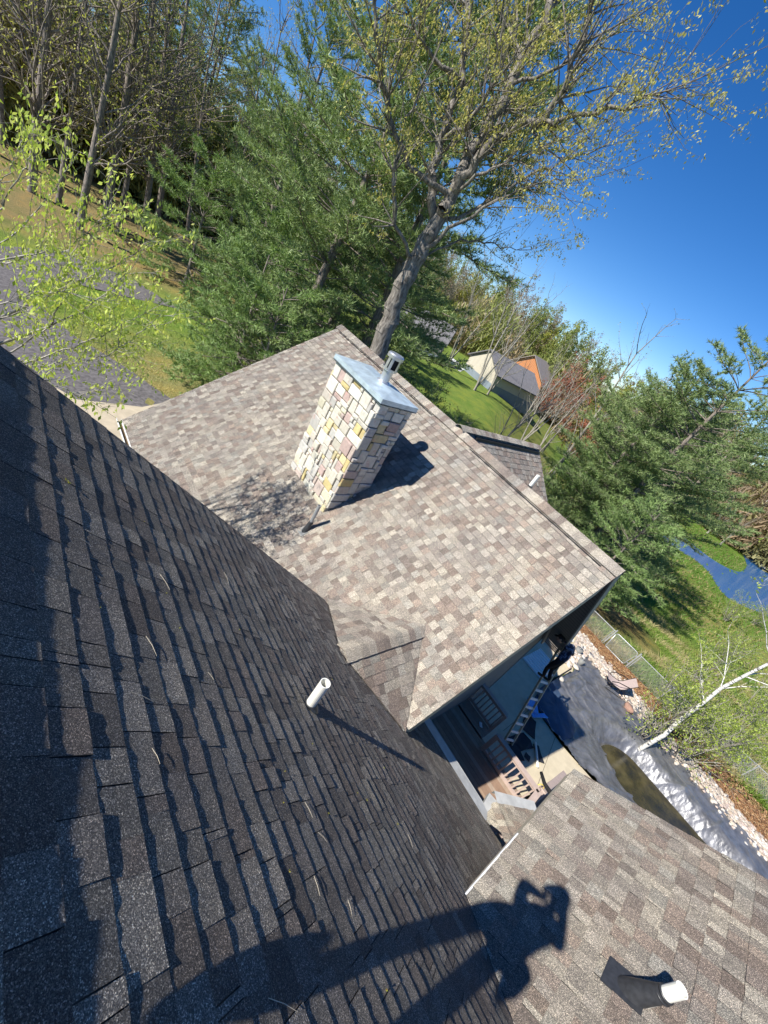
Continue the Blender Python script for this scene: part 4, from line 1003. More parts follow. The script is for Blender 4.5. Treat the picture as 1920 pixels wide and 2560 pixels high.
def wood(name, segs, mat, parent, col=(1, 1, 1)):
    big = [s for s in segs if s[2] > .045]; mid = [s for s in segs if .012 < s[2] <= .045]; sm = [s for s in segs if s[2] <= .012]; V = []; F = []; o_ = 0
    big = [(s[0] - (s[1] - s[0]) / (np.linalg.norm(s[1] - s[0]) + 1e-9) * s[2] * .45, s[1] + (s[1] - s[0]) / (np.linalg.norm(s[1] - s[0]) + 1e-9) * s[3] * .45, s[2], s[3]) for s in big]
    for g, n in ((big, 8), (mid, 4), (sm, 3)):
        if not g: continue
        v, f = prisms([s[0] for s in g], [s[1] for s in g], [s[2] for s in g], [s[3] for s in g], n); V.append(v); F.append(f + o_); o_ += len(v)
    V = np.concatenate(V); return np_mesh(name, V, np.concatenate(F), np.tile(col, (len(V), 1)), mat, parent, smooth=False)
def leaves(name, P, size, cols, mat, parent, rs, droop=.5, per=3, aspect=.45, spread=1.0):
    P = np.repeat(np.asarray(P, float), per, 0); n = len(P); P = P + rs.normal(0, .5, P.shape) * size * spread
    d = rs.normal(0, 1, (n, 3)); d[:, 2] -= droop * 1.6; d /= np.linalg.norm(d, axis=1, keepdims=True)
    e = np.cross(d, rs.normal(0, 1, (n, 3))); e /= np.linalg.norm(e, axis=1, keepdims=True) + 1e-9
    L = size * rs.uniform(.6, 1.3, (n, 1)); V = np.stack([P, P + d * L * .5 + e * L * aspect * .5, P + d * L, P + d * L * .5 - e * L * aspect * .5], 1)
    cols = np.asarray(cols)[rs.integers(0, len(cols), n)] * rs.uniform(.75, 1.25, (n, 1))
    return np_mesh(name, V.reshape(-1, 3), np.arange(4 * n).reshape(n, 4), np.repeat(cols, 4, 0), mat, parent)
def grow(rng, p, d, L, r, lvl, Pm, segs, tips):
    st_ = Pm['seg'][lvl]; n = max(2, int(L / st_)); st_ = L / n; p = np.array(p, float); d = np.array(d, float); d /= np.linalg.norm(d); r0 = r
    for i in range(n):
        d = d + rng.normal(0, Pm['wob'][lvl], 3); d[2] += Pm['up'][lvl]; d /= np.linalg.norm(d)
        q = p + d * st_; f = (i + 1) / n; r1 = r0 * (1 - f * (1 - Pm['tap'][lvl])); segs.append((p, q, r, r1)); p, r = q, r1
        if lvl < Pm['max'] and f > Pm['start'][lvl] and f < .98:
            for _ in range(rng.poisson(Pm['kids'][lvl])):
                ax = rng.normal(0, 1, 3); ax -= d * (ax @ d); ax /= np.linalg.norm(ax) + 1e-9; a = math.radians(Pm['ang'][lvl] * rng.uniform(.7, 1.3))
                cd = d * math.cos(a) + ax * math.sin(a)
                grow(rng, p, cd, L * Pm['rat'][lvl] * (1 - .55 * f) * rng.uniform(.7, 1.25), max(r * Pm['rr'][lvl], .003), lvl + 1, Pm, segs, tips)
        if lvl >= Pm['leaf']: tips.append(p)
    if lvl < Pm['max']:
        for _ in range(Pm.get('fork', 2)):
            ax = rng.normal(0, 1, 3); cd = d + ax * .35; grow(rng, p, cd, L * Pm['rat'][lvl] * .6, r, lvl + 1, Pm, segs, tips)
YG = [(.40, .41, .10), (.46, .46, .15), (.33, .37, .08), (.5, .47, .2)]
FG = [(.5, .58, .12), (.58, .64, .17), (.4, .5, .09)]
# big budding tree behind the far ridge --------------------------------------
big = empty('budding_tree', (*at_h(948, 850, 16.5)[:2], .5)); tag(big, 'tall spreading tree with yellow green buds rising behind the ridge against the sky', 'tree')
rs = np.random.default_rng(31); segs = []; tips = []; H0 = 16.5; base = np.array(big.location)
def LP(lst): return [at_h(a, b, h) - base for a, b, h in lst]
limbs = [([(945, 880, 16.5), (985, 775, 16.5), (1035, 655, 16.6), (1090, 560, 16.7), (1128, 490, 16.8)], .33, .21),
         ([(1090, 560, 16.7), (1075, 480, 16.9), (1100, 360, 17.2), (1150, 200, 17.6), (1170, 20, 18), (1180, -160, 18.5)], .16, .07),
         ([(1128, 490, 16.8), (1160, 400, 17), (1215, 330, 17.2), (1270, 215, 17.4), (1320, 110, 17.7), (1390, 0, 18), (1450, -130, 18.5)], .19, .09),
         ([(1128, 490, 16.8), (1190, 400, 16.4), (1280, 320, 16.2), (1360, 300, 16), (1410, 220, 15.8), (1465, 60, 15.6), (1500, -60, 15.5)], .14, .05),
         ([(1360, 300, 16), (1480, 285, 15.6), (1560, 268, 15.2), (1640, 240, 15), (1700, 215, 14.9)], .07, .014),
         ([(1035, 655, 16.6), (1120, 570, 16.2), (1240, 500, 15.9), (1330, 465, 15.6), (1400, 450, 15.3)], .07, .013),
         ([(1090, 560, 16.7), (1200, 520, 17.3), (1330, 440, 17.8), (1430, 395, 18.2), (1510, 365, 18.6)], .07, .013),
         ([(1128, 490, 16.8), (1020, 420, 16.2), (960, 250, 15.8), (940, 80, 15.4), (930, -60, 15.2)], .09, .04),
         ([(1160, 400, 17), (1240, 330, 18), (1290, 180, 19), (1290, 0, 20)], .1, .05),
         ([(1035, 655, 16.6), (1150, 600, 17.5), (1220, 608, 18), (1290, 625, 18.3)], .045, .012),
         ([(1270, 215, 17.4), (1400, 170, 17.2), (1500, 100, 17), (1570, 60, 16.8)], .06, .016),
         ([(1150, 200, 17.6), (1060, 120, 17), (1010, 0, 16.6)], .07, .03),
             ([(1035, 655, 16.6), (990, 560, 16), (980, 430, 15.6), (1020, 300, 15.3), (1080, 160, 15.1)], .07, .02),
             ([(1100, 360, 17.2), (1180, 300, 16.4), (1240, 200, 16), (1250, 60, 15.8)], .07, .03),
             ([(1128, 490, 16.8), (1210, 430, 15.9), (1300, 400, 15.4), (1400, 350, 15)], .06, .015)]
PmB = dict(seg=(.5, .45, .35), wob=(.12, .16, .2), up=(.035, .03, .0), tap=(.35, .3, .3), start=(.12, .1, 0), kids=(1.5, 1.1, 0), ang=(42, 48, 0), rat=(.5, .55, .5), rr=(.5, .55, .5), max=2, leaf=1, fork=1)
for lst, ra, rb in limbs:
    pts = LP(lst); fine = []
    for i in range(len(pts) - 1):
        for k in range(4):
            t_ = k / 4; a = pts[i] * (1 - t_) + pts[i + 1] * t_; fine.append(a + (rs.normal(0, .05, 3) if (i + k) else 0))
    fine.append(pts[-1]); nf = len(fine) - 1
    for i in range(nf):
        r0 = ra + (rb - ra) * i / nf; r1 = ra + (rb - ra) * (i + 1) / nf; segs.append((fine[i], fine[i + 1], r0, r1))
        if lst[0][1] < 700 and lst is not limbs[0][0] and i > 2:
            d = fine[i + 1] - fine[i]; d /= np.linalg.norm(d)
            for _ in range(rs.poisson(2.0)):
                ax = rs.normal(0, 1, 3); ax -= d * (ax @ d); ax /= np.linalg.norm(ax); a = math.radians(rs.uniform(25, 60)); cd = d * math.cos(a) + ax * math.sin(a)
                grow(rs, fine[i + 1], cd, rs.uniform(.8, 2.0), min(r1 * .5, .035), 0, PmB, segs, tips)
    grow(rs, fine[-1], fine[-1] - fine[-3], 2.2, rb, 0, PmB, segs, tips)
segs.append((np.zeros(3), LP([(945, 880, 16.5)])[0], .42, .33)); q0, q1 = LP([(1090, 560, 16.7), (1128, 490, 16.8)]); dq = (q1 - q0) / np.linalg.norm(q1 - q0); segs.append((q1 + dq * .1, q1 + dq * .5, .21, .02))
wood('trunk', segs, M['bark'], big)
T_ = np.array(tips); T_ = T_[rs.random(len(T_)) < .8]
leaves('crown', T_, .088, [(.5, .44, .12), (.38, .37, .09), (.52, .49, .17), (.42, .38, .13)], M['leaf'], big, rs, 1.0, 4, .4, 1.3)
print('big tree', len(segs), len(tips))

# young tree beside the near roof, its shoots reaching over the driveway ------
yt = empty('young_tree', (-2.1, 9.1, .5)); tag(yt, 'pale branched young tree in fresh leaf reaching over the driveway at the left edge', 'tree')
rs = np.random.default_rng(8); segs = []; tips = []; base = np.array(yt.location)
def LQ(lst, h=None): return [at_h(a, b, h_) - base for a, b, h_ in lst]
sh = [[(-60, 930, 7.2), (55, 862, 7.1), (122, 817, 7.0), (203, 777, 6.9), (262, 739, 6.8), (295, 705, 6.8), (333, 667, 6.7), (371, 600, 6.6)],
      [(122, 817, 7.0), (156, 752, 6.9), (171, 684, 6.9), (173, 634, 6.8)],
      [(-40, 925, 6.6), (38, 910, 6.5), (105, 912, 6.4), (177, 910, 6.4), (253, 895, 6.3), (320, 857, 6.2), (371, 811, 6.2), (405, 777, 6.1)],
      [(55, 908, 6.6), (127, 887, 6.5), (186, 866, 6.4), (253, 840, 6.4), (329, 802, 6.3), (390, 765, 6.3)],
      [(-90, 700, 7.6), (0, 659, 7.5), (63, 642, 7.4), (139, 642, 7.4), (203, 617, 7.3), (230, 590, 7.2), (275, 545, 7.2)],
      [(-60, 590, 7.8), (0, 515, 7.8), (58, 428, 7.7), (81, 376, 7.7), (75, 324, 7.6)],
      [(-80, 680, 7.4), (0, 607, 7.4), (75, 550, 7.3), (139, 474, 7.3), (191, 393, 7.2)],
      [(-60, 655, 7.0), (58, 636, 7.0), (173, 625, 7.0), (249, 555, 6.9), (290, 515, 6.9)],
      [(203, 700, 7.2), (283, 671, 7.2), (347, 625, 7.1), (405, 573, 7.1)],
      [(-30, 905, 5.4), (60, 925, 5.3), (130, 960, 5.2), (200, 990, 5.2), (262, 1012, 5.1)],
      [(-60, 780, 6.4), (20, 760, 6.4), (100, 730, 6.3), (180, 735, 6.3), (300, 760, 6.2)],
      [(-100, 560, 8), (-20, 480, 8), (20, 430, 8), (35, 380, 8)],
      [(-90, 840, 6.8), (0, 800, 6.8), (90, 770, 6.8), (150, 700, 6.7), (240, 650, 6.7)]]
PmY = dict(seg=(.16, .12), wob=(.16, .2), up=(.05, .03), tap=(.4, .4), start=(.2, 0), kids=(.6, 0), ang=(45, 0), rat=(.45, .5), rr=(.6, .5), max=1, leaf=0, fork=1)
for lst in sh:
    pts = LQ(lst); fine = []
    for i in range(len(pts) - 1):
        for k in range(4): t_ = k / 4; fine.append(pts[i] * (1 - t_) + pts[i + 1] * t_ + rs.normal(0, .012, 3))
    fine.append(pts[-1]); nf = len(fine) - 1
    for i in range(nf):
        f = i / nf; r0 = .011 * (1 - f) + .0025; segs.append((fine[i], fine[i + 1], r0, .011 * (1 - f - 1 / nf) + .0025))
        if i > 3:
            tips.append(fine[i])
            for _ in range(rs.poisson(1.3)):
                d = fine[i + 1] - fine[i]; d /= np.linalg.norm(d); ax = rs.normal(0, 1, 3); ax -= d * (ax @ d); ax /= np.linalg.norm(ax)
                grow(rs, fine[i], d * .75 + ax * .65, rs.uniform(.25, .7), .0045, 0, PmY, segs, tips)
hub = np.array([-2.1, 9.1, 4.4]) - base
segs += [(np.zeros(3), hub * .5, .16, .13), (hub * .5, hub, .13, .11)]
for lst in sh: 
    a = LQ(lst)[0]; m_ = hub + (a - hub) * .5 + np.array([0, 0, -.2]); segs += [(hub, m_, .05, .03), (m_, a, .03, .015)]
# crown outside the frame, whose branches shade the roofs
PmC = dict(seg=(.35, .3, .25), wob=(.12, .16, .2), up=(.04, .03, .0), tap=(.35, .35, .4), start=(.2, .1, 0), kids=(.9, .7, 0), ang=(45, 48, 0), rat=(.5, .5, .5), rr=(.5, .5, .5), max=2, leaf=1, fork=2)
for d in [(-.5, .0, 1), (-.35, -.5, 1), (-.7, -.3, 1), (-.15, -.45, 1.1), (-.9, .1, .9), (-.3, -.7, 1)]:
    grow(rs, hub, d, rs.uniform(4.0, 5.2), .07, 0, PmC, segs, tips)
wood('trunk', segs, M['palebark'], yt)
T_ = np.array(tips); leaves('crown', T_, .062, FG + [(.5, .52, .16)], M['leaf'], yt, rs, 1.3, 3, .42, .9)

# pines -----------------------------------------------------------------------
def pine(name, loc, Ht, R0, seed, lab, low=.12, dens=1.0, tuft=.25, group='pines around the house', col=None, twist=.0, ups=.02):
    o = empty(name, loc); tag(o, lab, 'pine tree', group); rs = np.random.default_rng(seed); segs = []; tuf = []; dirs = []
    p = np.zeros(3); zs = np.linspace(0, Ht, 26); lean = rs.normal(0, .012, 2); pts = []
    for z in zs: pts.append(np.array([lean[0] * z + .12 * math.sin(z * .4 + seed), lean[1] * z + .1 * math.cos(z * .33 + seed), z]))
    rt = .0135 * Ht
    for i in range(25): segs.append((pts[i], pts[i + 1], rt * (1 - zs[i] / Ht) + .03, rt * (1 - zs[i + 1] / Ht) + .03))
    z = low * Ht
    while z < Ht * .985:
        f = z / Ht; c = np.array([np.interp(z, zs, [q[k] for q in pts]) for k in range(3)])
        env = R0 * (math.sin(math.pi * min(1, (1 - f) ** .8 * .62 + .05)) ** .8) * (1 if f > .3 else .75 + f)
        for b in range(rs.integers(4, 7)):
            a = rs.random() * 6.283; L = env * rs.uniform(.55, 1.15); el = math.radians(-4 + 38 * f + rs.normal(0, 7))
            d = np.array([math.cos(a) * math.cos(el), math.sin(a) * math.cos(el), math.sin(el)]); n = max(4, int(L / .45)); st_ = L / n; q = c.copy(); r = .008 * L + .006
            for i in range(n):
                d = d + rs.normal(0, .07, 3); d[2] += .045 if i > n * .5 else -.015; d /= np.linalg.norm(d); q2 = q + d * st_; r2_ = r * (1 - .8 / n); segs.append((q, q2, r, r2_)); q, r = q2, r2_
                if i >= n * .22:
                    fi = i / n
                    for sgn in (-1, 1, -1, 1):
                        if rs.random() > .78 * dens: continue
                        sd = np.array([-d[1], d[0], 0]) * sgn; sd /= np.linalg.norm(sd) + 1e-9; bd = d * .8 + sd * .75 + np.array([0, 0, rs.normal(.12, .16)]); bd /= np.linalg.norm(bd)
                        bl = L * .30 * (1.15 - fi) * rs.uniform(.6, 1.3) + .15; m_ = max(2, int(bl / .17)); w_ = q.copy()
                        segs.append((w_, w_ + bd * bl, .007, .003))
                        for k in range(m_):
                            w_ = w_ + bd * bl / m_ + rs.normal(0, .03, 3); tuf.append(w_.copy()); dirs.append(bd)
                    tuf.append(q.copy() + rs.normal(0, .03, 3)); dirs.append(d)
            for k in range(3): tuf.append(q + rs.normal(0, .07, 3)); dirs.append(d)
        z += rs.uniform(.38, .62) * (1 + Ht * .012)
    wood('trunk', segs, M['darkbark'], o)
    T_ = np.array(tuf); D_ = np.array(dirs); per = 9; n = len(T_) * per; P = np.repeat(T_, per, 0); dd = np.repeat(D_, per, 0) * .75 + rs.normal(0, .62, (n, 3)); dd[:, 2] += .18; dd /= np.linalg.norm(dd, axis=1, keepdims=True)
    e = np.cross(dd, rs.normal(0, 1, (n, 3))); e /= np.linalg.norm(e, axis=1, keepdims=True); L = tuft * rs.uniform(.6, 1.3, (n, 1))
    V = np.stack([P - e * L * .075, P + e * L * .075, P + dd * L], 1).reshape(-1, 3)
    base_c = np.array(col or [(.21, .29, .115), (.25, .33, .13), (.17, .24, .095), (.28, .355, .15)]); ci = np.repeat(rs.integers(0, len(base_c), len(T_)), per); C_ = base_c[ci] * rs.uniform(.8, 1.25, (n, 1))
    np_mesh('crown', V, np.arange(3 * n).reshape(n, 3), np.repeat(C_, 3, 0), M['needle'], o)
    KIDS[o.name] = kids(o); print(name, len(T_)); return o
def gxy(px, py, h): p = at_h(px, py, h); return (p[0], p[1], float(terr(p[0], p[1])))
pineA = pine('white_pine', gxy(790, 700, 23), 21, 4.9, 3, 'tall white pine with airy upright boughs left of the budding tree', low=.10, ups=.03)
pineB = pine('white_pine', gxy(985, 700, 24), 22, 5.2, 12, 'dark full pine directly behind the trunk of the budding tree', low=.08)
pineR = pine('white_pine', (30.0, 6.3, -1.3), 17.5, 5.0, 22, 'large green pine leaning over the slope between the roof corner and the pond', low=.05, dens=1.1)
pineS = pine('young_pine', gxy(640, 775, 21.5), 7.5, 3.3, 41, 'short bushy pine with light green boughs by the lawn island', low=.04, dens=1.15, tuft=.24, col=[(.22, .32, .11), (.26, .36, .13), (.18, .27, .09)])
extra = [(pineS, (690, 740, 27), 1.2, 'bushy pine behind the short pine near the driveway', 2.0), (pineS, (470, 690, 38), 1.15, 'dark young pine standing among the bare trunks by the driveway', 4.0),
         (pineS, (700, 800, 19.5), .9, 'young pine whose boughs touch the far corner of the chimney roof', .7),
         (pineR, (1480, 1220, 31), .82, 'pine just beyond the roof corner, left of the large leaning pine', 1.2), (pineR, (1560, 1330, 36), .62, 'shorter pine filling the slope behind the roof corner', 3.1),
         (pineR, (1690, 1130, 47), .9, 'farther pine to the right of the large pine, above the pond', 5.0), (pineS, (1500, 1420, 25), .85, 'low pine with pale new boughs right behind the gable corner', 2.2), (pineS, (1420, 1300, 30), 1.0, 'low pine left of the gable corner behind the ridge', 5.2),
         (pineB, (880, 700, 31), 1.0, 'dark pine filling the gap between the airy pine and the budding tree', 2.5), (pineA, (640, 640, 40), .95, 'pine beyond the airy pine with its tip below the sky gap', 1.1),
         (pineB, (180, 420, 62), .95, 'dark pine deep in the wood at the left edge', .4), (pineB, (330, 440, 66), .9, 'dark pine deep in the wood behind the second pair of trunks', 2.1), (pineA, (60, 330, 70), .9, 'pine deep in the wood at the upper left corner', 3.3),
         (pineB, (470, 470, 60), .95, 'dark pine in the wood behind the forked trunk', 4.4), (pineA, (560, 500, 70), .9, 'pine in the wood near the pale grey cottage', 5.6), (pineR, (1870, 1090, 44), 1.1, 'pine leaning over the near pond bank at the right edge', 5.5), (pineR, (1790, 1010, 62), 1.05, 'tall pine at the right edge standing over the far pond bank', 2.8), (pineR, (1900, 930, 50), 1.0, 'pine cut by the right edge of the photo', 4.1), (pineR, (1640, 960, 70), .8, 'pine behind the tip of the bare birch', .3), (pineR, (1720, 1090, 58), .9, 'pine between the large pine and the right edge', 1.7), (pineR, (1350, 830, 118), .8, 'dark pine poking above the hillside trees near the sky', .9), (pineB, (1040, 720, 50), .55, 'dark pine beside the trunk of the budding tree beyond the lawn', 1.9)]
for src, (px, py, h), sc, lab, rz in extra:
    p = gxy(px, py, h)
    if 'poking' in lab: p = (p[0], p[1], p[2] + 1)
    c = copy_tree(src, p, rz, sc); tag(c, lab)

# tall forest trees at the left ----------------------------------------------
def bare(name, seed, Ht, r, lab, Pm, leafcol, lsize, per, mat, cat='tree', group=None, loc=(0, 0, 0), lprob=1.0, stems=1, droop=.4):
    o = empty(name, loc); tag(o, lab, cat, group); rs = np.random.default_rng(seed); segs = []; tips = []
    for s_ in range(stems):
        d = np.array([rs.normal(0, .03 if stems == 1 else .16), rs.normal(0, .03 if stems == 1 else .16), 1.0]); grow(rs, rs.normal(0, .15, 3) * (stems > 1) * [1, 1, 0], d, Ht * rs.uniform(.85, 1), r, 0, Pm, segs, tips)
    wood('trunk', segs, mat, o); T_ = np.array(tips); T_ = T_[rs.random(len(T_)) < lprob]
    if len(T_): leaves('crown', T_, lsize, leafcol, M['leaf'], o, rs, droop, per)
    KIDS[o.name] = kids(o); print(name, len(segs), len(T_)); return o
PF = dict(seg=(1.0, .7, .5), wob=(.014, .13, .2), up=(.02, .05, .03), tap=(.25, .3, .3), start=(.22, .1, 0), kids=(2.6, 1.3, 0), ang=(50, 45, 0), rat=(.3, .5, .5), rr=(.38, .5, .5), max=2, leaf=1, fork=3)
FL = 'slender dark trunk with sparse yellow buds in the wood beyond the driveway'
spots = [(8, 430), (78, 530), (140, 555), (195, 610), (258, 600), (290, 610), (350, 620), (385, 590)]
labs = ['forest tree cut by the left edge of the photo', 'dark straight forest trunk second from the left edge', 'forest trunk third from the left, between the dark straight trunk and a thinner one', 'thin forest trunk nearest the driveway in front of the others', 'forest trunk just left of the close pair', 'mottled forest trunk left of the forked tree', 'tall forked forest tree with crown over the sky gap', 'rightmost leaning forest trunk with a lit fork']
fv = [bare('forest_tree', 51, 23, .26, labs[0], PF, YG[:3], .2, 2, M['darkbark'], group='trees of the wood beyond the driveway', lprob=.75),
      bare('forest_tree', 57, 25, .3, labs[1], PF, YG, .2, 2, M['darkbark'], group='trees of the wood beyond the driveway', lprob=.6),
      bare('forest_tree', 63, 22, .22, labs[2], PF, [(.3, .3, .1), (.36, .32, .14)], .2, 2, M['darkbark'], group='trees of the wood beyond the driveway', lprob=.75)]
for i, (px, py) in enumerate(spots):
    p = at_z(px, py, .52)
    if i < 3: fv[i].location = tuple(p); continue
    c = copy_tree(fv[i % 3], p, i * 1.3, 1 + .05 * (i % 3)); tag(c, labs[i])
rr3 = np.random.default_rng(77); 
for i in range(46):
    th = math.radians(rr3.uniform(60, 92)); r = rr3.uniform(50, 105); x, y = r * math.cos(th), r * math.sin(th)
    c = copy_tree(fv[i % 3], (x, y, float(terr(x, y)) - .1), rr3.random() * 6.28, rr3.uniform(.75, 1.1)); dg_ = math.degrees(th); tag(c, ['short ', 'middling ', 'tall '][int(c.scale[0] * 8.5) % 3] + ['thin dark budding tree ', 'stout dark budding tree ', 'loose crowned budding tree '][i % 3] + ('in the front rows' if r < 68 else 'in the middle rows' if r < 86 else 'in the back rows') + ' of the wood, ' + ('at its left end' if dg_ > 82 else 'left of its middle' if dg_ > 75 else 'right of its middle' if dg_ > 68 else 'toward the pines'))
# hillside and background trees -------------------------------------------------
PH = dict(seg=(1.2, .9, .7, .5), wob=(.05, .1, .15, .2), up=(.02, .09, .06, .03), tap=(.3, .3, .3, .3), start=(.18, .1, .1, 0), kids=(3.0, 1.8, 1.0, 0), ang=(38, 34, 38, 0), rat=(.45, .45, .5, .5), rr=(.42, .5, .5, .5), max=3, leaf=2, fork=2)
HG = 'trees on the far hillside'
kinds = [('hillside_tree', 71, 15, .2, 'olive green budding tree on the hillside behind the neighbouring houses', [(.25, .29, .08), (.3, .33, .1), (.2, .25, .06)], .3, 1, M['palebark'], .8),
         ('hillside_tree', 72, 16, .2, 'brown leafless tree on the hillside behind the neighbouring houses', [(.3, .22, .14), (.25, .17, .11)], .22, 1, M['palebark'], .5),
         ('hillside_tree', 73, 14, .18, 'grey twiggy tree on the hillside behind the neighbouring houses', [(.32, .29, .22), (.36, .33, .24)], .22, 1, M['palebark'], .45),
         ('hillside_tree', 74, 13, .18, 'yellow green leafing tree on the hillside behind the neighbouring houses', [(.34, .36, .08), (.4, .38, .1)], .32, 1, M['palebark'], .9),
         ('red_tree', 75, 10, .12, 'reddish budding tree in front of the brick house', [(.36, .11, .07), (.42, .17, .1), (.3, .12, .08)], .2, 1, M['palebark'], .8)]
kv = [bare(k[0], k[1], k[2], k[3], k[4], PH, k[5], k[6] * 1.35, 3, k[8], group=HG, lprob=k[9]) for k in kinds]
used = set()
def put(k, p, rz, sc, lab=None):
    if k not in used: used.add(k); c = kv[k]; c.location = tuple(float(v) for v in p); c.rotation_euler = (0, 0, rz); c.scale = (sc,) * 3
    else: c = copy_tree(kv[k], p, rz, sc)
    if lab: tag(c, lab)
    return c
for i in range(110):
    th = math.radians(rr3.uniform(15, 60)); r = rr3.uniform(94, 150); x, y = r * math.cos(th), r * math.sin(th); k = rr3.choice([0, 1, 2, 3, 0, 1, 0])
    dg_ = math.degrees(th); wh = 'by the pines' if dg_ > 50 else 'above the grey house' if dg_ > 42 else 'above the garage' if dg_ > 35 else 'above the brick house' if dg_ > 28 else 'right of the brick house' if dg_ > 21 else 'behind the bare birch'
    sc_ = rr3.uniform(.8, 1.15); put(int(k), (x, y, float(terr(x, y)) - .2), rr3.random() * 6.28, sc_, ('tall ' if sc_ > .98 else 'short ') + ['olive green budding', 'brown leafless', 'grey twiggy', 'yellow green leafing'][int(k)] + ' tree ' + ('low' if r < 112 else 'halfway up' if r < 131 else 'at the top') + ' on the hillside ' + wh)
for i in range(46):
    th = math.radians(rr3.uniform(-9, 18)); r = rr3.uniform(130, 185); x, y = r * math.cos(th), r * math.sin(th); k = int(rr3.choice([1, 2, 1, 0]))
    c = put(k, (x, y, float(terr(x, y)) - .2), rr3.random() * 6.28, rr3.uniform(1.1, 1.5), ['olive budding', 'brown leafless', 'grey twiggy'][k] + ' tree ' + ('in front' if r < 155 else 'at the back') + ' of the wood across the pond, ' + ('behind the dock' if th < math.radians(2) else 'behind the green bank' if th < math.radians(9) else 'behind the large pine'))
for i, (px, py, h, sc) in enumerate([(1400, 985, 62, .95), (1450, 1010, 66, 1.0), (1490, 1040, 60, .85), (1370, 1030, 70, .9)]):
    c = put(4, gxy(px, py, h), i * 1.7, sc, ['reddish budding tree right in front of the brick house', 'red tinged tree behind the leaning bare birch', 'low reddish tree at the right end of the reddish group', 'reddish brown tree half hiding the brick wall'][i]); tag(c, group='reddish trees by the brick house')
def mass(name, th0, th1, r0, r1, hmax, n, size, cols, lab, seed, prof=1.0):
    rs = np.random.default_rng(seed); th = np.radians(rs.uniform(th0, th1, n)); r = rs.uniform(r0, r1, n); x, y = r * np.cos(th), r * np.sin(th)
    bump_ = .55 + .45 * np.sin(x * .23 + seed) * np.sin(y * .19 + seed) ; z = terr(x, y) + hmax * rs.random(n) ** prof * bump_
    P = np.c_[x, y, z]; cl = np.array(cols)[(np.floor(x / 9) * 7 + np.floor(y / 9) * 13).astype(int) % len(cols)] * rs.uniform(.6, 1.3, (n, 1))
    d = rs.normal(0, .55, (n, 3)); d[:, 2] += .9; d /= np.linalg.norm(d, axis=1, keepdims=True); e = np.cross(d, rs.normal(0, 1, (n, 3))); e /= np.linalg.norm(e, axis=1, keepdims=True); L = size * rs.uniform(.5, 1.4, (n, 1))
    V = np.stack([P - e * L * .13, P + e * L * .13, P + d * L + e * L * .05, P + d * L - e * L * .05], 1).reshape(-1, 3)
    o = np_mesh(name, V, np.arange(4 * n).reshape(n, 4), np.repeat(cl, 4, 0), M['leaf']); tag(o, lab, 'woodland', kind='stuff')
mass('far_wood', 14, 60, 92, 165, 13, 90000, 1.1, [(.3, .3, .1), (.36, .28, .17), (.3, .33, .11), (.38, .33, .2), (.26, .3, .09), (.4, .36, .14)], 'olive and brown twiggy wood covering the far hillside', 301, .8)
mass('far_wood', -12, 17, 122, 190, 25, 90000, 1.5, [(.36, .27, .18), (.4, .32, .2), (.3, .28, .13), (.34, .25, .16)], 'low brown leafless wood on the far side of the pond', 302, .9)
mass('wood_understory', 58, 95, 58, 110, 16, 130000, 1.0, [(.34, .38, .13), (.4, .4, .15), (.44, .4, .17), (.3, .36, .12)], 'dim olive undergrowth filling the depth of the left wood', 303, .9)
# shrubs behind the house
PS = dict(seg=(.4, .3, .25), wob=(.12, .16, .2), up=(.03, .02, 0), tap=(.4, .4, .4), start=(.1, .1, 0), kids=(1.4, .9, 0), ang=(40, 45, 0), rat=(.55, .5, .5), rr=(.6, .5, .5), max=2, leaf=1, fork=2)
sv = [bare('shrub', 81, 2.6, .03, 'olive leafed shrub on the slope behind the roof ridge', PS, [(.2, .25, .06), (.27, .3, .08)], .11, 2, M['palebark'], 'shrub', 'shrubs behind the house', stems=7),
      bare('shrub', 82, 2.4, .03, 'straw coloured twiggy shrub on the slope behind the roof ridge', PS, [(.36, .32, .16), (.3, .3, .1)], .1, 1, M['palebark'], 'shrub', 'shrubs behind the house', stems=8, lprob=.7)]
sp = [(1030, 930, 27), (1075, 985, 27), (1120, 1020, 26), (1165, 1045, 28), (1210, 1075, 28), (1255, 1090, 30), (1300, 1110, 31), (1345, 1130, 33), (1390, 1160, 33), (1425, 1185, 32), (1450, 1240, 30), (1000, 900, 30), (1380, 1100, 48), (1420, 1120, 45), (1100, 960, 33)]
for i, (px, py, h) in enumerate(sp):
    p = gxy(px, py, h); k = i % 2
    if i < 2: c = sv[i]; c.location = p
    else: c = copy_tree(sv[k], p, i * .9, 1 + .12 * (i % 4))
    tag(c, ['olive', 'straw coloured'][k] + ' shrub behind the roof ridge, ' + ['lowest of the row beside the trunk', 'next to the budding tree', 'above the ridge vent break', 'at the middle of the ridge', 'left of the roof wing', 'behind the wing ridge', 'over the start of the wing', 'behind the wing gable', 'past the wing gable', 'below the bare birch', 'by the pine at the corner', 'under the dark pine', 'on the far lawn edge', 'on the lawn by the birch clump', 'on the bright lawn'][i])
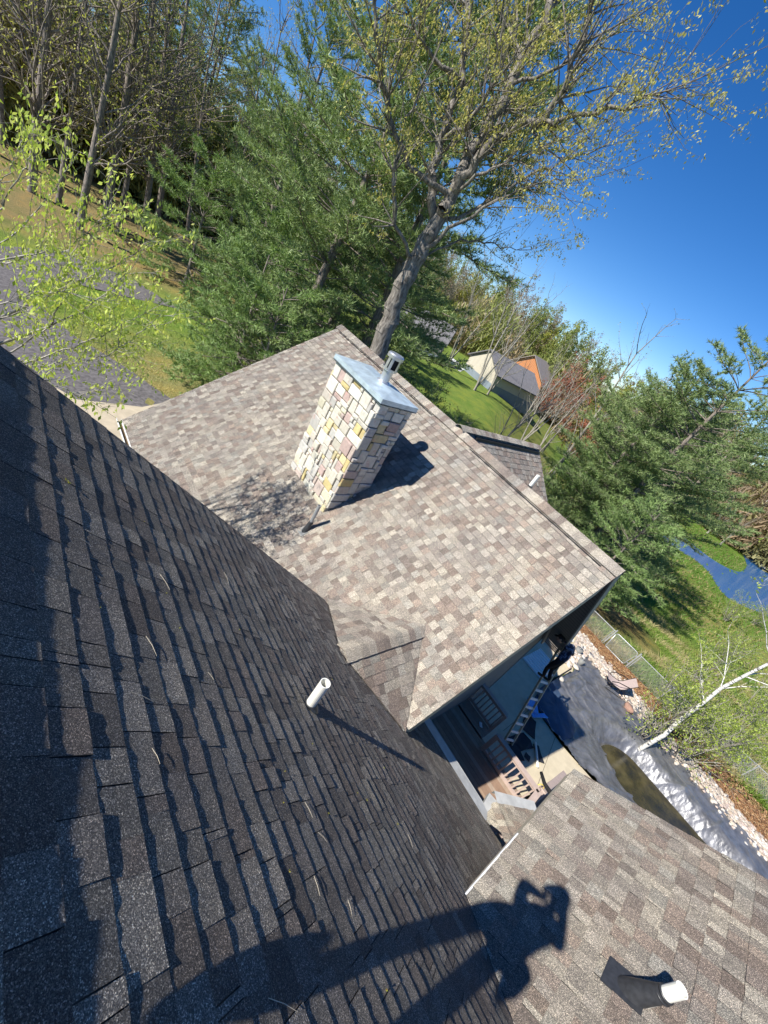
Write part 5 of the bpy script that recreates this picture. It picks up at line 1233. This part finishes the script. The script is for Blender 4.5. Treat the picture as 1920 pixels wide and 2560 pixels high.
# pale thin trees in front of the garage and the bare birches
PT_ = dict(seg=(.9, .6, .4), wob=(.035, .12, .18), up=(.02, .07, .04), tap=(.25, .3, .3), start=(.3, .1, 0), kids=(1.4, 1.0, 0), ang=(36, 40, 0), rat=(.34, .45, .5), rr=(.4, .5, .5), max=2, leaf=1, fork=2)
pv = bare('pale_tree', 91, 14, .13, 'pale double stemmed tree standing before the cream garage wall', PT_, [(.34, .32, .14)], .1, 1, M['palebark'], group='pale bare trees beyond the ridge', lprob=.3, stems=3)
pv.location = gxy(1190, 970, 57)
for i, (px, py, h, sc, lab) in enumerate([(1222, 982, 60, .8, 'single pale trunk before the corner of the cream garage'), (1128, 898, 62, .9, 'pair of pale trunks between the two neighbouring houses'), (1330, 1020, 60, .8, 'pale thin tree right of the garage roof'), (1350, 1040, 52, .75, 'pale thin tree at the end of the garage lawn'), (1270, 1075, 34, .62, 'bare pale tree just past the wing ridge'), (1400, 1060, 56, .8, 'slim pale tree among the birch stems behind the wing'), (1840, 1270, 120, .7, 'white dead tree standing across the pond'), (1890, 1285, 115, .6, 'smaller white dead tree across the pond at the right edge'), (1640, 1080, 70, .8, 'pale tree behind the large pine')]):
    c = copy_tree(pv, gxy(px, py, h), i * 1.1, sc); tag(c, lab)
bb = bare('birch_tree', 95, 15.5, .17, 'leaning bare birch with silvery trunk behind the roof wing, its tip against the sky', dict(PT_, start=(.35, .1, 0), kids=(2.2, 1.2, 0)), [(.3, .36, .12), (.36, .4, .16)], .12, 1, M['palebark'], group=None, lprob=.8)
bb.location = gxy(1420, 1150, 36)
# white birch at the right with the leafing brush round it
wb = empty('white_birch', (*at_z(1600, 1872, .45)[:2], .4)); tag(wb, 'white barked birch rising out of the green brush at the right edge', 'birch')
rs = np.random.default_rng(15); segs = []; tips = []; base = np.array(wb.location); hb = math.hypot(base[0], base[1])
pts = [np.zeros(3)] + [at_h(a, b, hb + .1 * i) - base for i, (a, b) in enumerate([(1660, 1838), (1700, 1800), (1760, 1755), (1800, 1722), (1860, 1690), (1930, 1655), (2020, 1590), (2100, 1530), (2220, 1440)])]
for i in range(len(pts) - 1):
    r0 = .08 * (1 - i / 13); segs.append((pts[i], pts[i + 1], r0, .08 * (1 - (i + 1) / 13)))
    for _ in range(2):
        d = pts[i + 1] - pts[i]; d /= np.linalg.norm(d); ax = rs.normal(0, 1, 3); ax -= d * (ax @ d); ax /= np.linalg.norm(ax)
        if i > 1: grow(rs, pts[i + 1], d * .6 + ax * .8, rs.uniform(1.5, 3.0), .022, 0, PmB, segs, tips)
wood('trunk', segs, M['birch'], wb); T_ = np.array(tips)
leaves('crown', T_, .1, [(.33, .42, .08), (.4, .46, .12), (.27, .33, .07)], M['leaf'], wb, rs, .5, 5)
bv = bare('leafing_bush', 97, 3.0, .03, 'loose bush of small green leaves round the foot of the white birch', PS, [(.33, .42, .07), (.4, .47, .12), (.26, .33, .06)], .1, 3, M['palebark'], 'bush', 'leafing bushes round the white birch', stems=9)
bl = [(1600, 1840, 'at the foot of the white birch'), (1690, 1900, 'below the white birch trunk'), (1730, 1700, 'above the white birch trunk'), (1650, 1730, 'between the fence and the white birch'), (1800, 1640, 'farthest up toward the pond'), (1850, 1800, 'right of the white birch near the edge'), (1780, 1880, 'between the birch and the lower fence post'), (1880, 1560, 'by the pond shore at the right edge'), (1810, 1550, 'at the pond bank under the pine')]
for i, (px, py, lb) in enumerate(bl):
    p = at_ground(px, py); 
    if i == 0: c = bv; c.location = tuple(p)
    else: c = copy_tree(bv, p, i * 1.4, (.6 if i in (3,) else .8) + .1 * (i % 3))
    tag(c, 'loose bush of small yellow green leaves ' + lb)

# ------------------------------------------------------------------ neighbouring houses
def gable_house(name, c, ang, L, Wd, hw, hr, wallm, roofm, lab, base_m=None, base_h=0, extra=None, windows=()):
    o = empty(name, (c[0], c[1], c[2]), ang); tag(o, lab, 'house' if 'garage' not in name else 'garage'); mb = MB()
    prof = [(-Wd / 2, -1), (Wd / 2, -1), (Wd / 2, hw), (0, hr), (-Wd / 2, hw)]
    A = [(0, y, z) for y, z in prof]; B = [(L, y, z) for y, z in prof]; mb.add(A + B, [(0, 4, 3, 2, 1), (5, 6, 7, 8, 9)] + [(i, (i + 1) % 5, 5 + (i + 1) % 5, 5 + i) for i in (0, 1, 4)]); mb.build('wall', wallm, o)
    e = .4; sl_ = (hr - hw) / (Wd / 2); mb = MB()
    for s_ in (-1, 1):
        a, b = (-e, s_ * (Wd / 2 + e), hw - sl_ * e + .05), (-e, 0, hr + .05); v = [a, b, (L + e, b[1], b[2]), (L + e, a[1], a[2])]; v += [(x, y, z + .16) for x, y, z in v]
        mb.add(v, [(0, 1, 2, 3), (7, 6, 5, 4), (0, 4, 5, 1), (1, 5, 6, 2), (2, 6, 7, 3), (3, 7, 4, 0)])
    mb.build('roof', roofm, o)
    if base_m:
        mb = MB(); t_ = .03; mb.box(-t_, L + t_, -Wd / 2 - t_, Wd / 2 + t_, -1, base_h); mb.build('wainscot', base_m, o)
    for (face, u, z, w_, h_, col) in windows:
        mb = MB()
        if face == 'g': mb.box(-.05, -.01, u, u + w_, z, z + h_)
        else: mb.box(u, u + w_, -Wd / 2 - .05, -Wd / 2 - .01, z, z + h_)
        wn = mb.build('window', M['white'], o); q = MB()
        if face == 'g': q.box(-.07, -.055, u + .07, u + w_ - .07, z + .07, z + h_ - .07)
        else: q.box(u + .07, u + w_ - .07, -Wd / 2 - .07, -Wd / 2 - .055, z + .07, z + h_ - .07)
        q.build('pane', M['pane'], wn)
    return o
M['pane'] = simple('dark_glass', (.03, .04, .05), .12, 0, .1, 3, 0, .8)
M['cream'] = simple('cream_siding', (.5, .46, .37), .8, 0, .06, 1.5)
M['bluegrey'] = simple('blue_grey_siding', (.2, .24, .28), .8, 0, .08, 2)
M['groof'] = simple('grey_roof', (.17, .165, .17), .9, 0, .15, 3)
M['broof'] = simple('brownish_roof', (.3, .255, .225), .9, 0, .12, 2)
mt, t, b = nodes_of('orange_brick'); v = coord(t); br = N(t, 'ShaderNodeTexBrick', Scale=1.6); br.inputs['Color1'].default_value = (.62, .19, .04, 1); br.inputs['Color2'].default_value = (.5, .15, .04, 1); br.inputs['Mortar'].default_value = (.5, .25, .12, 1); t.links.new(v, br.inputs['Vector']); t.links.new(br.outputs[0], b.inputs['Base Color']); M['brick'] = mt
def gp(px, py): return at_ground(px, py)
a = gp(1157, 922); b_ = gp(1220, 974); mid = (a + b_) / 2; ang = math.atan2((b_ - a)[0] * -1, (b_ - a)[1]) ; n_ = np.array([-(b_ - a)[1], (b_ - a)[0]]); n_ /= np.linalg.norm(n_)
if n_ @ mid[:2] < 0: n_ = -n_
print('garage', a, b_, np.linalg.norm(a - b_))
gz_ = float(mid[2]); ang = math.atan2(n_[1], n_[0]); Wg = float(np.linalg.norm((a - b_)[:2]))
gable_house('garage', (mid[0], mid[1], gz_), ang, 10, Wg, 2.4, 4.6, M['cream'], M['groof'], 'cream garage with grey wainscot and grey roof on the bright lawn', M['bluegrey'], .95)
p = at_h(1290, 960, 88); gable_house('brick_house', (p[0], p[1], 2.2), ang + .5, 15, 9, 3.6, 7.2, M['brick'], M['broof'], 'orange brick house with a wide brown roof behind the garage', windows=[('g', -3, 1, 1.4, 1.3, 0), ('s', 3, 1, 1.4, 1.3, 0), ('s', 9, 1, 1.6, 1.3, 0)])
p = gp(1095, 895); gable_house('grey_house', (p[0], p[1], float(p[2]) - .2), ang + 2.5, 9, 7, 2.6, 4.8, M['siding'], M['groof'], 'grey house in tree shade left of the garage', M['bluegrey'], .8, windows=[('s', 2, 1, 1, 1, 0)])
p = at_h(700, 560, 105); gable_house('cottage', (p[0], p[1], float(terr(p[0], p[1]))), 1.6, 9, 7, 3.2, 5.6, M['bluegrey'], M['groof'], 'small blue grey cottage with white windows glimpsed between the pines', windows=[('s', 1, 1.2, 1.6, 1.4, 0), ('s', 4, 1.2, 1.6, 1.4, 0), ('g', -2, 1.2, 1.6, 1.4, 0), ('g', .8, 1.2, 1.6, 1.4, 0)])
sheet('neighbour_path', [gp(1128, 893)[:2], gp(1165, 922)[:2], gp(1150, 930)[:2], gp(1112, 905)[:2]], .04, M['white'])

# ------------------------------------------------------------------ dock and boardwalk at the pond
da, db = at_z(1800, 1320, PZ + .5), at_z(2000, 1492, PZ + .5); dock = empty('dock', tuple(da)); tag(dock, 'long grey wooden dock running out over the pond', 'dock')
dd = db - da; L = np.linalg.norm(dd); dd /= L; sn = np.array([-dd[1], dd[0], 0]); mb = MB(); mb.bar((0, 0, 0), dd * L, 1.3, .12); mb.build('walkway', M['trim'], dock)
for i in range(7):
    p = dd * (L * .3 + i * L * .1); mb = MB(); mb.tube([p - sn * 2.2 * (i % 2) - [0, 0, .6], p - sn * 2.2 * (i % 2) + [0, 0, .9]], .07, 6); mb.build('post', M['white'], dock)
    if i in (2, 4): mb = MB(); mb.bar(p - sn * 3, p + sn * 2, .3, .12); mb.build('crossbeam', M['white'], dock)
PW = [at_z(*q, PZ + .1) for q in [(1770, 1318), (1800, 1340), (1830, 1362)]]
mb = MB(); q = [at_ground(x_, y_) + [0, 0, .15] for x_, y_ in [(1735, 1282), (1775, 1306), (1800, 1322)]]
for i in range(2): mb.bar(q[i] - q[0], q[i + 1] - q[0], 1.0, .1)
o = mb.build('boardwalk', M['trim']); o.location = tuple(q[0]); tag(o, 'pale boardwalk on the green bank leading to the dock', 'boardwalk')
n = 26000; rs = np.random.default_rng(66); x = rs.uniform(48, 120, n); y = rs.uniform(-8, 24, n)
wp_ = smooth_poly(near, 1); k = ~inside(x, y, [tuple(p) for p in wp_]) & (x < 118); xx, yy = x[k], y[k]
cc = np.where((rs.random(len(xx)) < .3)[:, None], np.array([.34, .29, .13]), np.array([.14, .25, .04])) * rs.uniform(.7, 1.2, (len(xx), 1))
o = blades('marsh_grass', np.c_[xx, yy, terr(xx, yy)], rs.uniform(.15, .5, len(xx)), rs.uniform(.04, .09, len(xx)), cc, rs, .6); tag(o, 'bright green marsh grass on the banks of the pond', 'grass', kind='stuff')
#@@PART4
# ------------------------------------------------------------------ people
def skin_body(name, joints, edges, mats, zone, parent=None, sub=2, root=0):
    """joints: list of (x,y,z,r); grown with a Skin modifier, then frozen; zone(center)->material index"""
    me = bpy.data.meshes.new(name); me.from_pydata([j[:3] for j in joints], edges, []); me.update()
    o = bpy.data.objects.new(name, me); COL.objects.link(o)
    sk = o.modifiers.new('skin', 'SKIN'); sk.use_smooth_shade = True
    if not me.skin_vertices: me.skin_vertices.new(name='')
    for i, j in enumerate(joints):
        sv_ = me.skin_vertices[0].data[i]; sv_.radius = (j[3], j[4] if len(j) > 4 else j[3]); sv_.use_root = (i == root)
    ss = o.modifiers.new('sub', 'SUBSURF'); ss.levels = sub; ss.render_levels = sub
    dg = bpy.context.evaluated_depsgraph_get(); dg.update(); m2 = bpy.data.meshes.new_from_object(o.evaluated_get(dg)); m2.name = name
    bpy.data.objects.remove(o); m2.materials.clear()
    for mm in mats: m2.materials.append(mm)
    for p in m2.polygons: p.material_index = zone(p.center); p.use_smooth = True
    return link(name, m2, parent)
def limb(J, E, start, pts):
    prev = start
    for p in pts: J.append(p); E.append((prev, len(J) - 1)); prev = len(J) - 1
    return prev
def hand(J, E, wrist, w, d, side, thumb, sc=1.0, curl=.5):
    """palm and five separate curled fingers; d along the hand, side across the palm, thumb = +-1"""
    d = np.array(d, float); d /= np.linalg.norm(d); s_ = np.array(side, float); s_ -= d * (s_ @ d); s_ /= np.linalg.norm(s_); n_ = np.cross(d, s_); w = np.array(w, float)
    c = w + d * .05 * sc; J.append((*c, .026, .018)); E.append((wrist, len(J) - 1)); ci = len(J) - 1
    for k, (off, ln) in enumerate(((-.03, .068), (-.01, .078), (.01, .072), (.03, .056))):
        b = w + d * .088 * sc + s_ * off * sc; J.append((*b, .0095)); E.append((ci, len(J) - 1)); pr = len(J) - 1; dv = d.copy(); p = b
        for q in range(3): dv = dv * math.cos(curl) + n_ * math.sin(curl) * .9; dv /= np.linalg.norm(dv); p = p + dv * ln * sc * .4; J.append((*p, .0085 - q * .001)); E.append((pr, len(J) - 1)); pr = len(J) - 1
    b = w + d * .03 * sc + s_ * thumb * .032; J.append((*b, .011)); E.append((ci, len(J) - 1)); pr = len(J) - 1
    for q in range(2): b = b + (d * .7 + s_ * thumb * .6 + n_ * .35 * q) * .03; J.append((*b, .010 - q * .002)); E.append((pr, len(J) - 1)); pr = len(J) - 1
def head_mesh(parent, c, fwd, up, hair_m, s_=1.0, cap=False):
    """head with brow, nose, lips, chin, ears and hair; one skin mesh plus eyes and hair"""
    import bmesh
    f = Vector(fwd).normalized(); u = (Vector(up) - f * Vector(up).dot(f)).normalized(); r = f.cross(u); bm = bmesh.new(); bmesh.ops.create_icosphere(bm, subdivisions=4, radius=1)
    for v in bm.verts:
        x, y, z = v.co; w_ = .078; d_ = .098; h_ = .118                       # x right, y front, z up
        jaw = max(0, -z); w2 = w_ * (1 - .32 * jaw ** 1.5); dy = d_ * (1 - .1 * jaw) if y > 0 else d_ * (1 - .28 * jaw)
        X_, Y_, Z_ = x * w2, y * dy, z * h_
        if y > .3:
            Y_ += .024 * math.exp(-((x / .13) ** 2 + ((z + .12) / .2) ** 2)) + .010 * math.exp(-((x / .1) ** 2 + ((z + .24) / .09) ** 2))
            Y_ -= .010 * (math.exp(-(((x - .38) / .2) ** 2 + ((z - .06) / .13) ** 2)) + math.exp(-(((x + .38) / .2) ** 2 + ((z - .06) / .13) ** 2)))
            Y_ += .006 * math.exp(-((x / .25) ** 2 + ((z + .42) / .05) ** 2)) + .006 * math.exp(-((x / .22) ** 2 + ((z + .53) / .05) ** 2)) - .004 * math.exp(-((x / .25) ** 2 + ((z + .475) / .02) ** 2)) + .009 * math.exp(-((x / .25) ** 2 + ((z + .82) / .15) ** 2))
        if abs(x) > .9 and abs(z + .02) < .28 and abs(y + .05) < .3: X_ *= 1.18
        v.co = (X_, Y_, Z_)
    B = Matrix((r, f, u)).transposed()
    for v in bm.verts: v.co = (B @ (v.co * s_)) + Vector(c)
    me = bpy.data.meshes.new('head'); bm.to_mesh(me); bm.free(); me.polygons.foreach_set('use_smooth', [True] * len(me.polygons)); hd = link('head', me, parent, M['skin'])
    bm = bmesh.new(); bmesh.ops.create_icosphere(bm, subdivisions=3, radius=1)
    for v in list(bm.verts):
        x, y, z = v.co
        if z < -.25 - .3 * (y < 0) or (y > .45 and z < .42): bm.verts.remove(v)
    for v in bm.verts:
        x, y, z = v.co; k = 1.06 + .02 * math.sin(x * 19) * math.sin(y * 17 + z * 9); v.co = B @ (Vector((x * .082 * k, y * .102 * k - .002, z * .122 * k)) * s_) + Vector(c)
    me = bpy.data.meshes.new('hair'); bm.to_mesh(me); bm.free(); link('hair', me, parent, hair_m)
    for sg in (-1, 1):
        mb = MB(); cc = Vector(c) + B @ (Vector((sg * .03, .083, .008)) * s_); mb.tube([tuple(cc - B @ Vector((0, .006, 0))), tuple(cc + B @ Vector((0, .003, 0)))], [.012, .007], 10); mb.build('eye', M['white'], parent)
        mb = MB(); cc = Vector(c) + B @ (Vector((sg * .03, .0865, .008)) * s_); mb.tube([tuple(cc), tuple(cc + B @ Vector((0, .002, 0)))], .005, 8); mb.build('pupil', M['black'], parent)
    if cap:
        mb = MB(); pts = []
        for j in range(13): a_ = math.pi * j / 12; pts.append(Vector(c) + B @ (Vector((math.cos(a_) * .08, .07 + math.sin(a_) * .1, .06)) * s_))
        inn = [Vector(c) + B @ (Vector((math.cos(math.pi * j / 12) * .078, .05 + math.sin(math.pi * j / 12) * .03, .063)) * s_) for j in range(13)]
        mb.add([tuple(p) for p in pts + inn], [(j, j + 1, 14 + j, 13 + j) for j in range(12)]); mb.build('cap_brim', hair_m, parent)
M['camo'] = None
mt, t, b = nodes_of('camouflage_shirt'); v = coord(t); n1 = noise(t, v, 9, 3, .5); t.links.new(ramp(t, n1, [(.42, (.012, .016, .035)), (.5, (.05, .065, .11)), (.56, (.2, .23, .32)), (.62, (.03, .04, .07))]), b.inputs['Base Color']); b.inputs['Roughness'].default_value = .9; t.nodes.values(); M['camo'] = mt
M['trousers'] = simple('black_trousers', (.012, .012, .013), .9, 0, .3, 15, .2)
M['hair'] = simple('dark_hair', (.02, .016, .013), .7, 0, .3, 60, .3)
M['jeans'] = simple('dark_jeans', (.03, .04, .07), .9, 0, .3, 40, .2)
M['hoodie'] = simple('grey_shirt', (.12, .12, .13), .9, 0, .2, 30, .2)
M['shoe'] = simple('work_shoe', (.07, .05, .035), .8, 0, .3, 30, .2)

# roofer on the ladder, bent over the roof edge
wk = empty('person', (12.0, .6, 3.1)); tag(wk, 'person in a camouflage shirt and black trousers bent over at the top of the ladder', 'person')
def WP(px, py, z): return at_z(px, py, z) - np.array(wk.location)
hip = WP(1402, 1651, 3.98); chest = WP(1428, 1622, 4.34); neck = WP(1416, 1606, 4.5); hd = WP(1402, 1597, 4.56)
f1 = WP(1354, 1694, 3.12); f2 = WP(1368, 1704, 3.14)
J = [(*hip, .15, .12)]; E = []
def off(p, v_, s_=1): return np.array(p, float) + np.array(v_) * s_
up_ = (chest - hip) / np.linalg.norm(chest - hip); side = np.cross(up_, neck - hip + [0, .4, .1]); side = np.array([1.0, -.15, 0]); side /= np.linalg.norm(side)
a_ = limb(J, E, 0, [(*((hip * .5 + chest * .5)), .14, .11), (*chest, .165, .12), (*(chest * .45 + neck * .55), .1, .09), (*neck, .055), (*(hd * .6 + neck * .4), .055)]); ch_i = 2
for s_, ft in ((-1, f1), (1, f2)):
    h_ = hip + side * .10 * s_ - [0, 0, .05]; kn = (h_ + ft) / 2 + np.array([0, .08, .0]); k = limb(J, E, 0, [(*h_, .098), (*(h_ * .5 + kn * .5), .082), (*kn, .06), (*(kn * .5 + ft * .5), .056), (*(ft + [0, 0, .09]), .042), (*(ft + [0, .05, .035]), .045), (*(ft + [0, .17, .02]), .035)])
hands = []
for s_, tgt in ((-1, np.array([11.75, .84, 4.2])), (1, np.array([12.3, .7, 3.85]))):
    sh_ = chest * .7 + neck * .3 + side * .19 * s_; w_ = tgt - np.array(wk.location); el = (sh_ + w_) / 2 + np.array([.05 * s_, -.08, -.14])
    k = limb(J, E, ch_i, [(*sh_, .07), (*(sh_ * .5 + el * .5), .055), (*el, .045), (*(el * .5 + w_ * .5), .038), (*w_, .026)]); hand(J, E, k, w_, w_ - el + [0, .1, 0], (1, 0, 0), -s_, 1.0, .35)
def zone_w(c):
    c = np.array(c); t_ = (c - hip) @ up_
    for tgt in (np.array([11.75, .84, 4.2]), np.array([12.3, .7, 3.85])):
        if np.linalg.norm(c + np.array(wk.location) - tgt) < .17 and c[1] + wk.location[1] > .76: return 2
    if np.linalg.norm(c - neck) < .075: return 2
    if c[2] < .14: return 3
    return 0 if t_ > .02 else 1
skin_body('body', J, E, [M['camo'], M['trousers'], M['skin'], M['shoe']], zone_w, wk)
head_mesh(wk, hd, (-.25, .8, -.5), (0, .5, .85), M['hair'], 1.0, True)

# the photographer on the ridge, phone in both hands
ph = empty('person', (-.2, .0, 8.6)); tag(ph, 'person standing on the roof ridge holding a phone out in both hands', 'person')
PL = np.array(ph.location); fw = np.array([.80, .60, 0]); sd_ = np.array([.6, -.8, 0])            # facing, right hand side
def A_(x, y, z): return np.array([x, y, z]) - PL
hipc = A_(-.3, -.01, 9.56); J = [(*hipc, .175, .15)]; E = []
limb(J, E, 0, [(*A_(-.34, -.06, 9.75), .165, .14), (*A_(-.36, -.07, 9.95), .185, .15), (*A_(-.36, -.06, 10.06), .11, .1), (*A_(-.335, -.04, 10.13), .053), (*A_(-.31, -.03, 10.19), .053)])
for s_, (hx, kx, fx2) in (( -1, ((-.30, .10, 9.44), (-.20, .13, 9.02), (-.12, .10, 8.60))), (1, ((-.32, -.13, 9.44), (-.25, -.15, 9.02), (-.30, -.19, 8.55)))):
    h_, kn, ft = A_(*hx), A_(*kx), A_(*fx2); fz = zD(fx2[0]) if fx2[0] > RD else zD(RD) - TP * (RD - fx2[0]); ft[2] = fz + .05 - PL[2] + .02
    limb(J, E, 0, [(*h_, .11), (*(h_ * .5 + kn * .5), .09), (*kn, .066), (*(kn * .5 + ft * .5), .062), (*(ft + [0, 0, .08]), .048), (*(ft + fw * .05 + [0, 0, .0]), .045), (*(ft + fw * .15 + [0, 0, -.03]), .036)])
cf = ROT[2]; cr = ROT[0]; cd_ = ROT[1]; PC = np.array([0, 0, CAMZ]) - cf * .022        # centre of the phone slab
for s_ in (-1, 1):
    w_ = PC + cr * (s_ * .10) + cd_ * .03 - cf * .07 - PL; sh_ = A_(-.36, -.03, 10.0) + sd_ * .19 * s_
    el = A_(-.16, .15, 9.86) if s_ < 0 else A_(-.17, -.31, 9.84)
    k = limb(J, E, 2, [(*sh_, .08), (*(sh_ * .5 + el * .5), .066), (*el, .056), (*(el * .5 + w_ * .5), .044), (*w_, .028)])
    d_ = (cf * .5 - cr * s_ * .35 - cd_ * .5); c0 = w_ + d_ / np.linalg.norm(d_) * .05
    J.append((*(w_ - cd_ * .04), .024, .017)); E.append((k, len(J) - 1)); ci = len(J) - 1
    for q, (o1, ln) in enumerate(((-.03, .02), (-.012, .024), (.006, .022), (.024, .016))):
        b0 = PC + cr * s_ * .088 + cd_ * o1 - cf * .03 - PL; b1 = PC + cr * s_ * .0865 + cd_ * o1 - cf * .005 - PL; b2 = b1 - cr * s_ * (.012 + ln * .4) - cf * .006 + cf * .0
        J.append((*b0, .0085)); E.append((ci, len(J) - 1)); p_ = len(J) - 1; J.append((*b1, .0075)); E.append((p_, len(J) - 1))
    b0 = PC + cr * s_ * .07 + cd_ * .03 - cf * .045 - PL; J.append((*b0, .0095)); E.append((ci, len(J) - 1)); p_ = len(J) - 1; J.append((*(b0 - cr * s_ * .03 + cf * .022), .0085)); E.append((p_, len(J) - 1))
def zone_p(c):
    z = c[2] + PL[2]
    if np.linalg.norm(np.array(c) + PL - PC) < .15: return 2
    if z > 10.09: return 2
    if z > 9.56: return 0
    return 1 if z > 8.72 else 3
skin_body('body', J, E, [M['hoodie'], M['jeans'], M['skin'], M['shoe']], zone_p, ph)
head_mesh(ph, A_(-.255, -.035, 10.235), (.78, .45, -.25), (0, 0, 1), M['hair'], 1.0, False)
mb = MB(); q = A_(-.29, -.27, 9.42); mb.tube([q + [0, 0, .13], q + [0, -.01, .1], q + [0, -.03, -.05], q + [0, -.05, -.16]], [.05, .08, .085, .05], 10); mb.build('tool_pouch', M['black'], ph, True)
mb = MB(); V = []
for a2 in (-1, 1):
    for b2, c2 in ((-1, -1), (1, -1), (1, 1), (-1, 1)): V.append(tuple(cf * a2 * .004 + cr * b2 * .076 + cd_ * c2 * .037))
mb.add(V, [(0, 3, 2, 1), (4, 5, 6, 7), (0, 1, 5, 4), (1, 2, 6, 5), (2, 3, 7, 6), (3, 0, 4, 7)])
o = mb.build('phone', M['black']); o.location = tuple(PC); tag(o, 'black phone held sideways at the photographer\'s eye', 'phone')
